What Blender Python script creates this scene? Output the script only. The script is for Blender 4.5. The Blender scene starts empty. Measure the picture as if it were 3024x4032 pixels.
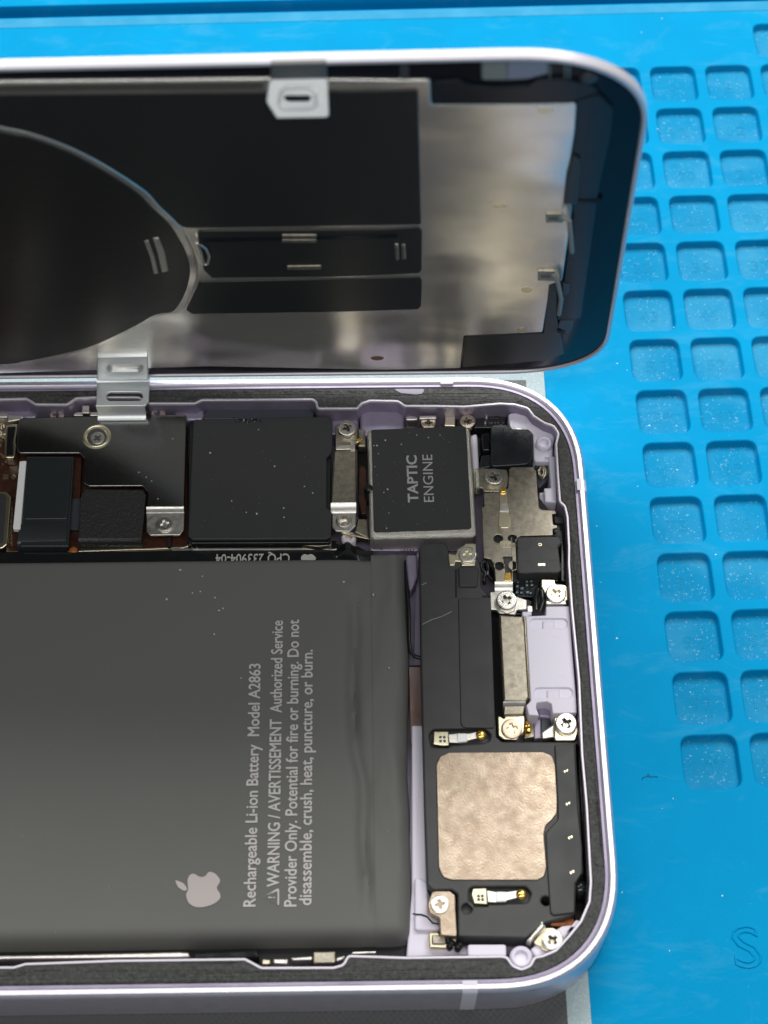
import bpy, bmesh, math, random
from mathutils import Vector, Matrix, noise
from mathutils.geometry import tessellate_polygon
random.seed(7)
S = bpy.context.scene
COL = S.collection
# ------------------------------------------------------------------ camera (1 unit = 1 cm)
CAM = Vector((-2.54443707, -7.78946196, 18.09293085))
M = Matrix(((0.9998688581654754, -0.015049556094131326, 0.0059814155714144595),
            (-0.010278011703962846, -0.875131056992947, -0.4837768034557058),
            (0.012515148671972199, 0.48365188301895096, -0.8751709702143584)))   # world -> right, down, forward
FPX = 6800.0
cd = bpy.data.cameras.new('camera'); cam = bpy.data.objects.new('camera', cd); COL.objects.link(cam)
cd.sensor_fit = 'HORIZONTAL'; cd.sensor_width = 36.0; cd.lens = 36.0*FPX/3024
cd.clip_start = 0.5; cd.clip_end = 500
r3 = Matrix((M[0], -M[1], -M[2])).transposed()
cam.matrix_world = Matrix.Translation(CAM) @ r3.to_4x4()
S.camera = cam
cd.dof.use_dof = True; cd.dof.aperture_fstop = cd.lens*1e-3/(2*0.072)
# ------------------------------------------------------------------ light
w = bpy.data.worlds.new('World'); S.world = w; w.use_nodes = True
w.node_tree.nodes['Background'].inputs[0].default_value = (0.93, 0.97, 1.0, 1)
w.node_tree.nodes['Background'].inputs[1].default_value = 0.20
def area(name, loc, target, sx, sy, power, col=(1, 1, 1)):
    l = bpy.data.lights.new(name, 'AREA'); l.shape = 'RECTANGLE'; l.size = sx; l.size_y = sy
    l.energy = power; l.color = col
    o = bpy.data.objects.new(name, l); COL.objects.link(o); o.location = loc
    o.rotation_euler = (Vector(target)-Vector(loc)).to_track_quat('-Z', 'Y').to_euler()
    return o
area('ceiling_lamp', (-2, 25, 36), (-2, 4, 0), 46, 24, 29500, (1, 0.985, 0.96))
area('fill_panel', (2, -15, 46), (-2, 1, 0), 60, 8, 9000, (1.0, 0.99, 0.97))  # added fill light on the near side, for the cover and front rim
S.view_settings.view_transform = 'Standard'; S.view_settings.look = 'None'
S.view_settings.exposure = 0.0; S.view_settings.gamma = 1.0
S.cycles.max_bounces = 8

# ------------------------------------------------------------------ measuring: photo position -> real position at a known height
def ray(x, y):
    c = Vector(((x/.548611-1512)/FPX, (y/.548611-2016)/FPX, 1.0))
    return M.transposed() @ c
def U(x, y, z):
    d = ray(x, y); return CAM + d*((z-CAM.z)/d.z)
cd.dof.focus_distance = (M @ (U(1000, 1150, .6)-CAM)).z
FR = {'g': (1, 0, 0), 'A': (.2645, 0, 768.1), 'B': (.2645, 384, 768.1), 'C': (.215, 713.2, 768.1), 'D': (.215, 960.1, 795.5),
      'E': (.2645, 877.8, 1179.5), 'F': (.2976, 877.8, 1563.5), 'G': (.5, 0, 1810.4), 'H': (.5, 829.5, 1810.4),
      'I': (.3638, 329.2, 1207), 'J': (.2315, 822.9, 1152.1),
      'P': (.5, 0, 0), 'Q': (.5, 829.5, 0), 'R': (.5, 0, 411.5), 'T': (.5, 829.5, 411.5)}
def px(f, x, y): k, ox, oy = FR[f]; return ox+k*x, oy+k*y
LO = Vector((0.22217, 3.38256, 1.2))
LR = Matrix(((0.9972846, -0.0691874, -0.0252286), (-0.0398489, -0.2188899, -0.9749355), (0.061931, 0.9732935, -0.2210526)))
def LU(x, y, h=0.0):
    d = ray(x, y); n = LR.col[2]; p = LO + n*h
    q = CAM + d*((p-CAM).dot(n)/d.dot(n)) - LO
    return Vector((q.dot(LR.col[0]), q.dot(LR.col[1])))
def W(f, pts, z):                        # loop of phone-frame points at height z
    return [Vector(U(*px(f, *p), z)[:2]) if isinstance(p[0], (int, float)) else Vector(U(*px(p[0], p[1], p[2]), z)[:2]) for p in pts]
def WL(f, pts, h=0.0):
    return [LU(*px(f, *p), h) if isinstance(p[0], (int, float)) else LU(*px(p[0], p[1], p[2]), h) for p in pts]

# ------------------------------------------------------------------ materials
def mat(name, col, rough=.5, metal=0.0, spec=.5, bump=None, var=None, coat=0.0, aniso=None, rvar=None, alpha=None):
    m = bpy.data.materials.new(name); m.use_nodes = True
    nt = m.node_tree; b = nt.nodes['Principled BSDF']; L = nt.links
    b.inputs['Base Color'].default_value = (*col, 1); b.inputs['Roughness'].default_value = rough
    b.inputs['Metallic'].default_value = metal; b.inputs['Specular IOR Level'].default_value = spec
    b.inputs['Coat Weight'].default_value = coat; b.inputs['Coat Roughness'].default_value = .08
    tc = nt.nodes.new('ShaderNodeTexCoord')
    def nz(scale, detail=3, sx=None, dist=0.0):
        n = nt.nodes.new('ShaderNodeTexNoise'); n.inputs['Scale'].default_value = scale; n.inputs['Detail'].default_value = detail
        n.inputs['Distortion'].default_value = dist
        if sx:
            mp = nt.nodes.new('ShaderNodeMapping'); mp.inputs['Scale'].default_value = sx
            L.new(tc.outputs['Object'], mp.inputs[0]); L.new(mp.outputs[0], n.inputs[0])
        else: L.new(tc.outputs['Object'], n.inputs[0])
        return n
    if bump:
        n = nz(bump[0], 4, bump[2] if len(bump) > 2 else None)
        bn = nt.nodes.new('ShaderNodeBump'); bn.inputs['Strength'].default_value = bump[1]; bn.inputs['Distance'].default_value = .05 if name == 'black_foam' else .02
        L.new(n.outputs['Fac'], bn.inputs['Height']); L.new(bn.outputs[0], b.inputs['Normal'])
    if var:                              # (scale, second colour, lo, hi[, stretch, distortion])
        n = nz(var[0], 5, var[4] if len(var) > 4 else None, var[5] if len(var) > 5 else 0.0)
        r = nt.nodes.new('ShaderNodeValToRGB'); r.color_ramp.elements[0].position = var[2]; r.color_ramp.elements[1].position = var[3]
        r.color_ramp.elements[0].color = (*col, 1); r.color_ramp.elements[1].color = (*var[1], 1)
        L.new(n.outputs['Fac'], r.inputs[0]); L.new(r.outputs[0], b.inputs['Base Color'])
    if rvar:
        n = nz(rvar[0], 5, rvar[3] if len(rvar) > 3 else None)
        r = nt.nodes.new('ShaderNodeMapRange'); r.inputs[1].default_value = .35; r.inputs[2].default_value = .65
        r.inputs[3].default_value = rvar[1]; r.inputs[4].default_value = rvar[2]
        L.new(n.outputs['Fac'], r.inputs[0]); L.new(r.outputs[0], b.inputs['Roughness'])
    if aniso is not None:
        b.inputs['Anisotropic'].default_value = aniso[0]; b.inputs['Anisotropic Rotation'].default_value = aniso[1]
    if alpha is not None: b.inputs['Alpha'].default_value = alpha
    return m
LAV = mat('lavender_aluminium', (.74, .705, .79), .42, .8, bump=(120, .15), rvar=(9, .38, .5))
LAVIN = mat('lavender_anodised_inside', (.34, .30, .40), .42, .45, bump=(60, .1), var=(3, (.27, .235, .33), .4, .7))  # darkened base colour carries the dimmer light down in the recesses
LIP = mat('machined_lip', (.62, .585, .64), .4, .5)
LAVPL = mat('lilac_plastic', (.76, .725, .83), .45, 0, bump=(30, .03))
BAND = mat('antenna_plastic', (.74, .71, .78), .5)
FOAM = mat('black_foam', (.046, .047, .045), .7, 0, .5, bump=(15, 1.0), var=(26, (.085, .085, .08), .44, .75))
BLK = mat('black_plastic', (.040, .042, .041), .5, 0, .5, bump=(140, .16), var=(5, (.050, .052, .051), .4, .7))
BLKM = mat('matt_black_film', (.036, .038, .037), .55, 0, .5, bump=(200, .05), rvar=(3, .46, .6))
BLKG = mat('glossy_black', (.012, .013, .014), .16, 0, .5, rvar=(6, .1, .26))
TAPE = mat('black_tape', (.020, .024, .026), .3, 0, .5, bump=(9, .25), rvar=(5, .24, .4))
FLEX = mat('dark_flex_film', (.025, .030, .032), .3, 0, .5, bump=(12, .12))
FLEXT = mat('textured_flex', (.028, .028, .028), .42, 0, .5, bump=(26, .6))
BATT = mat('battery_wrap', (.148, .148, .139), .76, 0, .18, bump=(2.2, .3), rvar=(1.2, .6, .7))
STEEL = mat('stained_steel', (.44, .40, .32), .42, 1, var=(20, (.31, .28, .225), .34, .68, (1, 1, 1), .6), rvar=(12, .38, .52), bump=(50, .05))
SHIELD = mat('shield_steel', (.22, .22, .215), .20, 1, rvar=(40, .17, .24))
CLIP = mat('zinc_plated_clip', (.80, .83, .83), .42, .75, bump=(30, .08))
BRIGHT = mat('bright_steel', (.74, .715, .66), .36, 1, bump=(40, .08), rvar=(15, .3, .44))
SAND = mat('sandblasted_steel', (.93, .90, .80), .34, 1, bump=(75, .9))
SCREW = mat('screw_steel', (.70, .68, .62), .25, 1, bump=(50, .1))
SCREWG = mat('warm_screw_steel', (.62, .52, .40), .28, 1, bump=(50, .1))
SCREWD = mat('screw_recess', (.14, .13, .12), .35, 1)
GOLD = mat('gold_plating', (.95, .62, .16), .22, 1)
PALE = mat('pale_gold_plating', (.86, .78, .56), .28, 1)
PLATE = mat('mottled_copper_steel', (.38, .295, .22), .46, 1, var=(5.5, (.47, .385, .295), .38, .66, (1, 1, 1), .7), rvar=(9, .32, .5), bump=(45, .12))
WHITE = mat('white_foam_strip', (.92, .94, .92), .4)
PCB = mat('brown_circuit_board', (.045, .018, .012), .32, 0, .5, var=(14, (.075, .026, .014), .45, .6))
ORNG = mat('orange_polyimide', (.42, .13, .03), .3, 0, .5)
BROWN = mat('brown_flex_strip', (.20, .125, .10), .35, .2, var=(7, (.27, .20, .20), .4, .7, (1, .5, 1)))
INK = mat('pale_grey_print', (.56, .54, .51), .6)
INKD = mat('grey_print', (.42, .42, .41), .6)
LOGO = mat('pinkish_grey_print', (.47, .42, .40), .5)
ENGR = mat('engraved_grey', (.26, .24, .20), .5, .6)
DUST = mat('dust', (.50, .50, .49), .9)
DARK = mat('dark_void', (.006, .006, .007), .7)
CHIPB = mat('blue_tinted_component', (.13, .17, .19), .25, .6)
NAVY = mat('slate_plastic', (.045, .050, .062), .45)

def brushed(name, col, rough):
    m = mat(name, col, rough, 1.0, aniso=None)
    nt = m.node_tree; b = nt.nodes['Principled BSDF']; L = nt.links
    tc = nt.nodes.new('ShaderNodeTexCoord')
    mp = nt.nodes.new('ShaderNodeMapping'); mp.inputs['Scale'].default_value = (2.5, 70, 1)
    n = nt.nodes.new('ShaderNodeTexNoise'); n.inputs['Scale'].default_value = 2.0; n.inputs['Detail'].default_value = 4
    bn = nt.nodes.new('ShaderNodeBump'); bn.inputs['Strength'].default_value = .07; bn.inputs['Distance'].default_value = .02
    L.new(tc.outputs['Object'], mp.inputs[0]); L.new(mp.outputs[0], n.inputs[0]); L.new(n.outputs['Fac'], bn.inputs['Height'])
    # a slight large-scale waviness of the thin sheet
    n2 = nt.nodes.new('ShaderNodeTexNoise'); n2.inputs['Scale'].default_value = 1.1; n2.inputs['Detail'].default_value = 1
    b2 = nt.nodes.new('ShaderNodeBump'); b2.inputs['Strength'].default_value = .8; b2.inputs['Distance'].default_value = .1
    m2 = nt.nodes.new('ShaderNodeMapping'); m2.inputs['Scale'].default_value = (.5, .9, 1); L.new(tc.outputs['Object'], m2.inputs[0])
    L.new(m2.outputs[0], n2.inputs[0]); L.new(n2.outputs['Fac'], b2.inputs['Height']); L.new(bn.outputs[0], b2.inputs['Normal'])
    L.new(b2.outputs[0], b.inputs['Normal'])
    return m
BRUSH = brushed('brushed_nickel_sheet', (.95, .925, .87), .23)

def matmat(name, col, col2, glit):
    m = mat(name, col, .65, 0, .05, bump=(70, .10)); nt = m.node_tree; b = nt.nodes['Principled BSDF']; L = nt.links
    tc = nt.nodes.new('ShaderNodeTexCoord')
    n = nt.nodes.new('ShaderNodeTexNoise'); n.inputs['Scale'].default_value = .9; n.inputs['Detail'].default_value = 6
    r = nt.nodes.new('ShaderNodeValToRGB'); r.color_ramp.elements[0].position = .42; r.color_ramp.elements[1].position = .72
    r.color_ramp.elements[0].color = (*col, 1); r.color_ramp.elements[1].color = (*col2, 1)
    L.new(tc.outputs['Object'], n.inputs[0]); L.new(n.outputs['Fac'], r.inputs[0])
    # sparkle painted into the base colour as thin pale specks
    v = nt.nodes.new('ShaderNodeTexNoise'); v.inputs['Scale'].default_value = glit[0]; v.inputs['Detail'].default_value = 3; v.inputs['Roughness'].default_value = .7
    L.new(tc.outputs['Object'], v.inputs[0])
    v2 = nt.nodes.new('ShaderNodeMapRange'); v2.inputs[1].default_value = glit[1]; v2.inputs[2].default_value = glit[1]+.07; v2.inputs[4].default_value = glit[2]
    L.new(v.outputs['Fac'], v2.inputs[0])
    mx = nt.nodes.new('ShaderNodeMix'); mx.data_type = 'RGBA'; L.new(v2.outputs[0], mx.inputs[0]); L.new(r.outputs[0], mx.inputs[6])
    mx.inputs[7].default_value = (.42, .62, .72, 1)
    # worn, scuffed areas
    mp = nt.nodes.new('ShaderNodeMapping'); mp.inputs['Rotation'].default_value = (0, 0, .5); mp.inputs['Scale'].default_value = (1, 2.6, 1)
    s1 = nt.nodes.new('ShaderNodeTexNoise'); s1.inputs['Scale'].default_value = .9; s1.inputs['Detail'].default_value = 10; s1.inputs['Roughness'].default_value = .72; s1.inputs['Distortion'].default_value = .8
    L.new(tc.outputs['Object'], mp.inputs[0]); L.new(mp.outputs[0], s1.inputs[0])
    s2 = nt.nodes.new('ShaderNodeMapRange'); s2.inputs[1].default_value = .52; s2.inputs[2].default_value = .78; s2.inputs[4].default_value = .26
    L.new(s1.outputs['Fac'], s2.inputs[0])
    my = nt.nodes.new('ShaderNodeMix'); my.data_type = 'RGBA'; L.new(s2.outputs[0], my.inputs[0]); L.new(mx.outputs[2], my.inputs[6])
    my.inputs[7].default_value = (.14, .42, .60, 1); L.new(my.outputs[2], b.inputs['Base Color'])
    return m
MATM = matmat('blue_silicone', (.0, .26, .52), (.0, .285, .56), (16, .72, .4))
MATP = matmat('blue_silicone_sparkle_cell', (.004, .225, .44), (.040, .29, .49), (30, .62, .45))

# ------------------------------------------------------------------ mesh helpers
def area2(l): return sum(l[i].x*l[(i+1) % len(l)].y-l[(i+1) % len(l)].x*l[i].y for i in range(len(l)))/2
def ccw(l, want=True):
    return l if (area2(l) > 0) == want else l[::-1]
def fillet(pts, r, seg=5):
    if r <= 0: return [Vector(p) for p in pts]
    out = []; n = len(pts)
    for i in range(n):
        p = Vector(pts[i]); a = Vector(pts[i-1]); b = Vector(pts[(i+1) % n])
        da, db = a-p, b-p; la, lb = da.length, db.length
        if la < 1e-5 or lb < 1e-5: continue
        ang = da.angle(db)
        if ang > math.radians(172): out.append(p); continue
        t = min(r/math.tan(ang/2), la*.48, lb*.48)
        p0 = p+da/la*t; p1 = p+db/lb*t
        for k in range(seg+1):
            s = k/seg; out.append(p0*(1-s)**2+p*2*s*(1-s)+p1*s*s)
    return out
def offset(l, d):                        # ccw loop: d>0 shrinks it
    n = len(l); out = []
    for i in range(n):
        p = l[i]; a = (p-l[i-1]); b = (l[(i+1) % n]-p)
        if a.length < 1e-7 or b.length < 1e-7: out.append(p.copy()); continue
        a.normalize(); b.normalize()
        na = Vector((-a.y, a.x)); nb = Vector((-b.y, b.x)); m = na+nb
        if m.length < 1e-4: m = na
        m.normalize(); c = max(m.dot(na), .45)
        out.append(p+m*(d/c))
    return out
def prism_bm(bm, outer, holes, z0, z1, bev=0.0, nb=3, mi=0):
    loops = [ccw(outer)]+[ccw(h, False) for h in holes]
    rings = []
    for l in loops:
        rr = []
        if bev > 0:
            for k in range(nb+1):
                a = math.pi/2*k/nb
                rr.append((offset(l, bev*(1-math.cos(a))) if k else l, z1-bev+bev*math.sin(a)))
        else: rr = [(l, z1)]
        rr = [(l, z0)]+rr
        rings.append([[bm.verts.new((p.x, p.y, z)) for p in ll] for ll, z in rr])
    for R in rings:
        for k in range(len(R)-1):
            A, B = R[k], R[k+1]; n = len(A)
            for i in range(n):
                j = (i+1) % n
                f = bm.faces.new((A[i], A[j], B[j], B[i])); f.material_index = mi; f.smooth = True
    for which in (-1, 0):
        vs = [v for R in rings for v in R[which]]
        tri = tessellate_polygon([[v.co.copy() for v in R[which]] for R in rings])
        for t in tri:
            a, b, c = (vs[i] for i in t)
            nz = (b.co-a.co).cross(c.co-a.co).z
            if abs(nz) < 1e-12: continue
            if (nz > 0) != (which == -1): b, c = c, b
            try: f = bm.faces.new((a, b, c)); f.material_index = mi; f.smooth = False
            except ValueError: pass
def finish(bm, name, mats, parent=None, label=None, weld=False):
    me = bpy.data.meshes.new(name); bm.to_mesh(me); bm.free()
    for m in (mats if isinstance(mats, (list, tuple)) else [mats]): me.materials.append(m)
    return link(me, name, parent, label)
def sharpen(me, deg):
    fl = [p.use_smooth for p in me.polygons]
    me.set_sharp_from_angle(angle=math.radians(deg))
    me.polygons.foreach_set('use_smooth', fl); me.update()
ORG = {}
def link(me, name, parent=None, label=None):
    sharpen(me, 50)
    o = bpy.data.objects.new(name, me); COL.objects.link(o)
    if parent is not None:
        off = ORG.get(parent, Vector((0, 0, 0)))
        c = Vector((0, 0, 0))
        if len(me.vertices):
            xs = [v.co for v in me.vertices]
            lo = Vector([min(v[i] for v in xs) for i in range(3)]); hi = Vector([max(v[i] for v in xs) for i in range(3)])
            c = Vector(((lo.x+hi.x)/2, (lo.y+hi.y)/2, lo.z))
        me.transform(Matrix.Translation(-c)); o.parent = parent; o.location = c-off; ORG[o] = c
    if label: o['label'] = label
    return o
def plate(name, loop, z0, z1, m, parent, r=.02, bev=.008, holes=(), label=None):
    bm = bmesh.new()
    prism_bm(bm, fillet(loop, r), [fillet(h, hr) if hr > 0 else h for h, hr in holes], z0, z1, bev)
    return finish(bm, name, m, parent, label)
def circ(c, r, n=28, ry=None):
    ry = ry or r
    return [Vector((c[0]+r*math.cos(2*math.pi*i/n), c[1]+ry*math.sin(2*math.pi*i/n))) for i in range(n)]
def lathe_bm(bm, c, prof, n=32, mi=0):
    R = [[bm.verts.new((c[0]+r*math.cos(2*math.pi*i/n), c[1]+r*math.sin(2*math.pi*i/n), z)) for i in range(n)] for r, z in prof]
    for k in range(len(R)-1):
        for i in range(n):
            j = (i+1) % n; f = bm.faces.new((R[k][i], R[k][j], R[k+1][j], R[k+1][i])); f.smooth = True; f.material_index = mi
    f = bm.faces.new(R[-1]); f.material_index = mi
def tube_bm(bm, pts, r, n=8, mi=0):
    R = []
    for i, p in enumerate(pts):
        p = Vector(p); t = (Vector(pts[min(i+1, len(pts)-1)])-Vector(pts[max(i-1, 0)])).normalized()
        a = t.cross(Vector((0, 0, 1))); a = a.normalized() if a.length > 1e-3 else Vector((1, 0, 0)); b = t.cross(a)
        R.append([bm.verts.new(p+(a*math.cos(2*math.pi*k/n)+b*math.sin(2*math.pi*k/n))*r) for k in range(n)])
    for i in range(len(R)-1):
        for k in range(n):
            j = (k+1) % n; f = bm.faces.new((R[i][k], R[i][j], R[i+1][j], R[i+1][k])); f.smooth = True; f.material_index = mi
    bm.faces.new(R[0][::-1]); bm.faces.new(R[-1])
def strip(name, poly3, width_vec, th, m, parent, label=None):      # sheet bent along a path of 3D points, swept by width_vec
    bm = bmesh.new(); wv = Vector(width_vec); rows = []
    P3 = [Vector(p) for p in poly3]
    for i, p in enumerate(P3):
        t = (P3[min(i+1, len(P3)-1)]-P3[max(i-1, 0)]).normalized(); nn = wv.normalized().cross(t).normalized()
        if nn.z < 0: nn = -nn
        rows.append([bm.verts.new(q) for q in (p, p+wv, p+wv-nn*th, p-nn*th)])
    for a, b in zip(rows, rows[1:]):
        for k in range(4):
            j = (k+1) % 4; f = bm.faces.new((a[k], a[j], b[j], b[k])); f.smooth = True
    bm.faces.new(rows[0]); bm.faces.new(rows[-1][::-1])
    bmesh.ops.recalc_face_normals(bm, faces=bm.faces)
    return finish(bm, name, m, parent, label)
def text_mesh(body, bold=0.0, ext=.002, outline=0.0):
    c = bpy.data.curves.new('t', 'FONT'); c.body = body; c.size = 1; c.extrude = 0 if outline else 0.0; c.offset = bold
    if outline: c.fill_mode = 'NONE'; c.bevel_depth = outline
    c.resolution_u = 3
    o = bpy.data.objects.new('t', c); COL.objects.link(o)
    bpy.context.view_layer.update()
    me = bpy.data.meshes.new_from_object(o.evaluated_get(bpy.context.evaluated_depsgraph_get()))
    bpy.data.objects.remove(o); bpy.data.curves.remove(c)
    return me
def text(name, body, p0, along, up, length, height, z, m, parent, bold=0.0, cap=None, label=None, outline=0.0, th=.003, spread=0.0):
    """body set from p0 (baseline start), running `along`, letters standing `up`; height is that of a capital"""
    me = text_mesh(body, bold, outline=outline)
    xs = [v.co.x for v in me.vertices]; ref = text_mesh('H', bold); capH = max(v.co.y for v in ref.vertices)
    x0, x1 = min(xs), max(xs); sx = length/(x1-x0); sy = height/capH
    A = Vector(along).normalized(); B = Vector(up).normalized()
    for v in me.vertices:
        q = Vector((p0[0], p0[1]))+A*((v.co.x-x0)*sx)+B*(v.co.y*sy); v.co = (q.x, q.y, z+(v.co.z*sx if outline else 0))
    if not outline:                      # printed ink: a thin slab
        bm = bmesh.new(); bm.from_mesh(me)
        for f in bm.faces:
            f.normal_update()
        bmesh.ops.recalc_face_normals(bm, faces=bm.faces)
        if sum(f.normal.z for f in bm.faces) < 0: bmesh.ops.reverse_faces(bm, faces=bm.faces)
        g = bmesh.ops.extrude_face_region(bm, geom=bm.faces[:])
        bmesh.ops.translate(bm, verts=[e for e in g['geom'] if isinstance(e, bmesh.types.BMVert)], vec=(0, 0, th))
        if spread:                       # ink spread: thickens the strokes
            src = bm.copy()
            tmp = bpy.data.meshes.new('t'); src.to_mesh(tmp); src.free()
            for k, (dx, dy) in enumerate(((1, 0), (-1, 0), (0, 1), (0, -1))):
                n0 = len(bm.verts); bm.from_mesh(tmp); bm.verts.ensure_lookup_table()
                bmesh.ops.translate(bm, verts=bm.verts[n0:], vec=(dx*spread, dy*spread, .0002*(k+1)))
            bpy.data.meshes.remove(tmp)
        bm.to_mesh(me); bm.free()
    me.name = name; me.materials.clear(); me.materials.append(m)
    return link(me, name, parent, label)
def root(name, label, cat, loc, rot=None, group=None, kind=None):
    o = bpy.data.objects.new(name, None); COL.objects.link(o); o.location = loc; o.empty_display_size = .3
    if rot is not None: o.matrix_world = Matrix.Translation(loc) @ rot.to_4x4()
    o['label'] = label; o['category'] = cat
    if group: o['group'] = group
    if kind: o['kind'] = kind
    ORG[o] = Vector(loc)
    return o
def rrect(x0, x1, y0, y1, r, n=2.35, seg=16, left=True):
    out = []
    for cx, cy, a0, rr in ((x1-r, y0+r, -90, r), (x1-r, y1-r, 0, r), (x0+r, y1-r, 90, r), (x0+r, y0+r, 180, r)):
        for k in range(seg+1):
            a = math.radians(a0+90*k/seg); c, s = math.cos(a), math.sin(a)
            out.append(Vector((cx+rr*math.copysign(abs(c)**(2/n), c), cy+rr*math.copysign(abs(s)**(2/n), s))))
    return out

# ================================================================== the mat
GA = math.radians(1.3)
GX, GY = Vector((math.cos(GA), math.sin(GA))), Vector((-math.sin(GA), math.cos(GA)))
G0 = Vector((0.73535465, 10.01367416)); PX, PY, CS = .77736, .76508, .624
mat_o = root('repair_mat', 'bright blue silicone repair mat with rows of square numbered pits, under everything else', 'repair mat', (0, 0, -.32))
def gp(c, r): return G0+GX*(c*PX)-GY*(r*PY)
cells = []
for r in range(0, 15):
    for c in range(0, 6):
        if r == 0 and c < 3: continue
        cells.append((r, c))
sheet = [gp(-28, 30), gp(16, 30), gp(16, -.585), gp(-28, -.585)]
cellloops = []
for r, c in cells:
    q = [gp(c, r), gp(c+CS/PX, r), gp(c+CS/PX, r+CS/PY), gp(c, r+CS/PY)]
    cellloops.append(ccw(fillet(q, .13, 5)))
bm = bmesh.new()
prism_bm(bm, sheet, [], -.32, -.2, 0)
# the top face with the pit openings, each with a rounded lip, wall and floor
def openings(bm, outer, loops, depth):
    allv = [[bm.verts.new((p.x, p.y, 0)) for p in ccw(outer)]]
    tops = [offset(l, -.02) for l in loops]
    for l in tops: allv.append([bm.verts.new((p.x, p.y, 0)) for p in l[::-1]])
    vs = [v for l in allv for v in l]
    for t in tessellate_polygon([[v.co.copy() for v in l] for l in allv]):
        a, b, c = (vs[i] for i in t)
        nz = (b.co-a.co).cross(c.co-a.co).z
        if abs(nz) < 1e-10: continue
        if nz < 0: b, c = c, b
        bm.faces.new((a, b, c))
    for l, tv in zip(loops, allv[1:]):
        prev = tv[::-1]
        for d, z, in ((-.006, -.006), (0, -.02), (.004, -depth+.02), (.02, -depth)):
            cur = [bm.verts.new((p.x, p.y, z)) for p in offset(l, d)]
            n = len(cur)
            for i in range(n):
                j = (i+1) % n; f = bm.faces.new((prev[i], prev[j], cur[j], cur[i])); f.smooth = True
            prev = cur
        f = bm.faces.new(prev); f.material_index = 1
        bmesh.ops.recalc_face_normals(bm, faces=[f])
        if f.normal.z < 0: f.normal_flip()
    n = len(allv[0])
    low = [bm.verts.new((v.co.x, v.co.y, -.2)) for v in allv[0]]
    for i in range(n):
        j = (i+1) % n; bm.faces.new((low[i], low[j], allv[0][j], allv[0][i]))
openings(bm, sheet, cellloops, .105)
finish(bm, 'mat_body', [MATM, MATP], mat_o)
# raised border beyond the shallow channel
y0, y1 = -.585, -.73
plate('channel', [gp(-28, y0-.0), gp(16, y0), gp(16, y1), gp(-28, y1)], -.32, -.12, MATM, mat_o, 0, 0)
plate('border', [gp(-28, y1), gp(16, y1), gp(16, -9), gp(-28, -9)], -.32, .12, MATM, mat_o, 0, .02)
plate('dusty_strip', [gp(-28, -.56), gp(16, -.56), gp(16, -.34), gp(-28, -.34)], -.05, .006, mat('blue_silicone_faded', (.03, .27, .48), .6, 0, .1, var=(3, (.05, .31, .52), .4, .7)), mat_o, 0, .003)
for r, c in cells:
    if r == 0: continue
    num = str(3+8*(r-1)+c)
    h = .15; ln = .12*len(num)
    ctr = gp(c+CS/PX*.5, r+CS/PY*.55)
    text('cell_number', num, ctr-GX*ln/2-GY*h/2, GX, GY, ln, h, -.1052, MATP, mat_o, outline=.011)
sp = U(1588, 2090, 0)
text('embossed_letter', 'S', (sp.x, sp.y), GX, GY, .30, .42, .001, MATM, mat_o, outline=.018)

bm = bmesh.new()
for i in range(55):
    p = gp(random.uniform(-2.4, 4), random.uniform(-.2, 18)); s_ = random.uniform(.005, .013)
    a0 = random.uniform(0, 6.28); prism_bm(bm, [Vector((p.x+s_*random.uniform(.5, 1.6)*math.cos(a0+k*1.26), p.y+s_*random.uniform(.5, 1.2)*math.sin(a0+k*1.26))) for k in range(5)], [], .0, .004, 0)
oo = finish(bm, 'lint_specks', mat('pale_lint', (.45, .68, .78), .8), mat_o); oo['kind'] = 'stuff'
bm = bmesh.new(); tube_bm(bm, [U(x, y, .006) for x, y in ((1387, 1684), (1389, 1679), (1397, 1677), (1403, 1675), (1401, 1671), (1398, 1675), (1405, 1678), (1413, 1677), (1421, 1678))], .004, 5)
hp = U(1403, 1677, 0); me = bpy.data.meshes.new('fibre'); bm.to_mesh(me); bm.free(); me.materials.append(mat('dark_fibre', (.0, .13, .28), .7)); me.transform(Matrix.Translation(-hp))
fb = bpy.data.objects.new('fibre', me); COL.objects.link(fb); fb.location = hp; fb['label'] = 'fine curled dark fibre on the mat, just left of the pit numbered 107'; fb['category'] = 'fibre'

# ================================================================== the dark pad
PADM = mat('woven_black_pad', (.060, .063, .063), .42, 0, .5)
nt = PADM.node_tree; tc = nt.nodes.new('ShaderNodeTexCoord'); mp = nt.nodes.new('ShaderNodeMapping')
mp.inputs['Rotation'].default_value = (0, 0, math.radians(45)); mp.inputs['Scale'].default_value = (20, 20, 20)
ck = nt.nodes.new('ShaderNodeTexVoronoi'); ck.distance = 'CHEBYCHEV'; ck.inputs['Randomness'].default_value = 0; ck.inputs['Scale'].default_value = 1
bn = nt.nodes.new('ShaderNodeBump'); bn.inputs['Strength'].default_value = 1; bn.inputs['Distance'].default_value = .03; bn.invert = True
nt.links.new(tc.outputs['Object'], mp.inputs[0]); nt.links.new(mp.outputs[0], ck.inputs[0]); nt.links.new(ck.outputs['Distance'], bn.inputs['Height'])
nt.links.new(bn.outputs[0], nt.nodes['Principled BSDF'].inputs['Normal'])
TRIM = mat('silver_grey_trim', (.36, .46, .48), .55, 0, .4, bump=(60, .5), var=(45, (.50, .60, .62), .5, .75))
pad = root('work_pad', 'dark grey diamond-textured pad with pale silver border, lying under the open phone', 'pad', (-7.5, 0, .0))
xr, yt, yb = -.235, 4.3, -9.0
plate('pad_sheet', [Vector((-16, yb+.25)), Vector((xr-.25, yb+.25)), Vector((xr-.25, yt-.25)), Vector((-16, yt-.25))], .002, .030, PADM, pad, 0, .004)
bm = bmesh.new()
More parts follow.
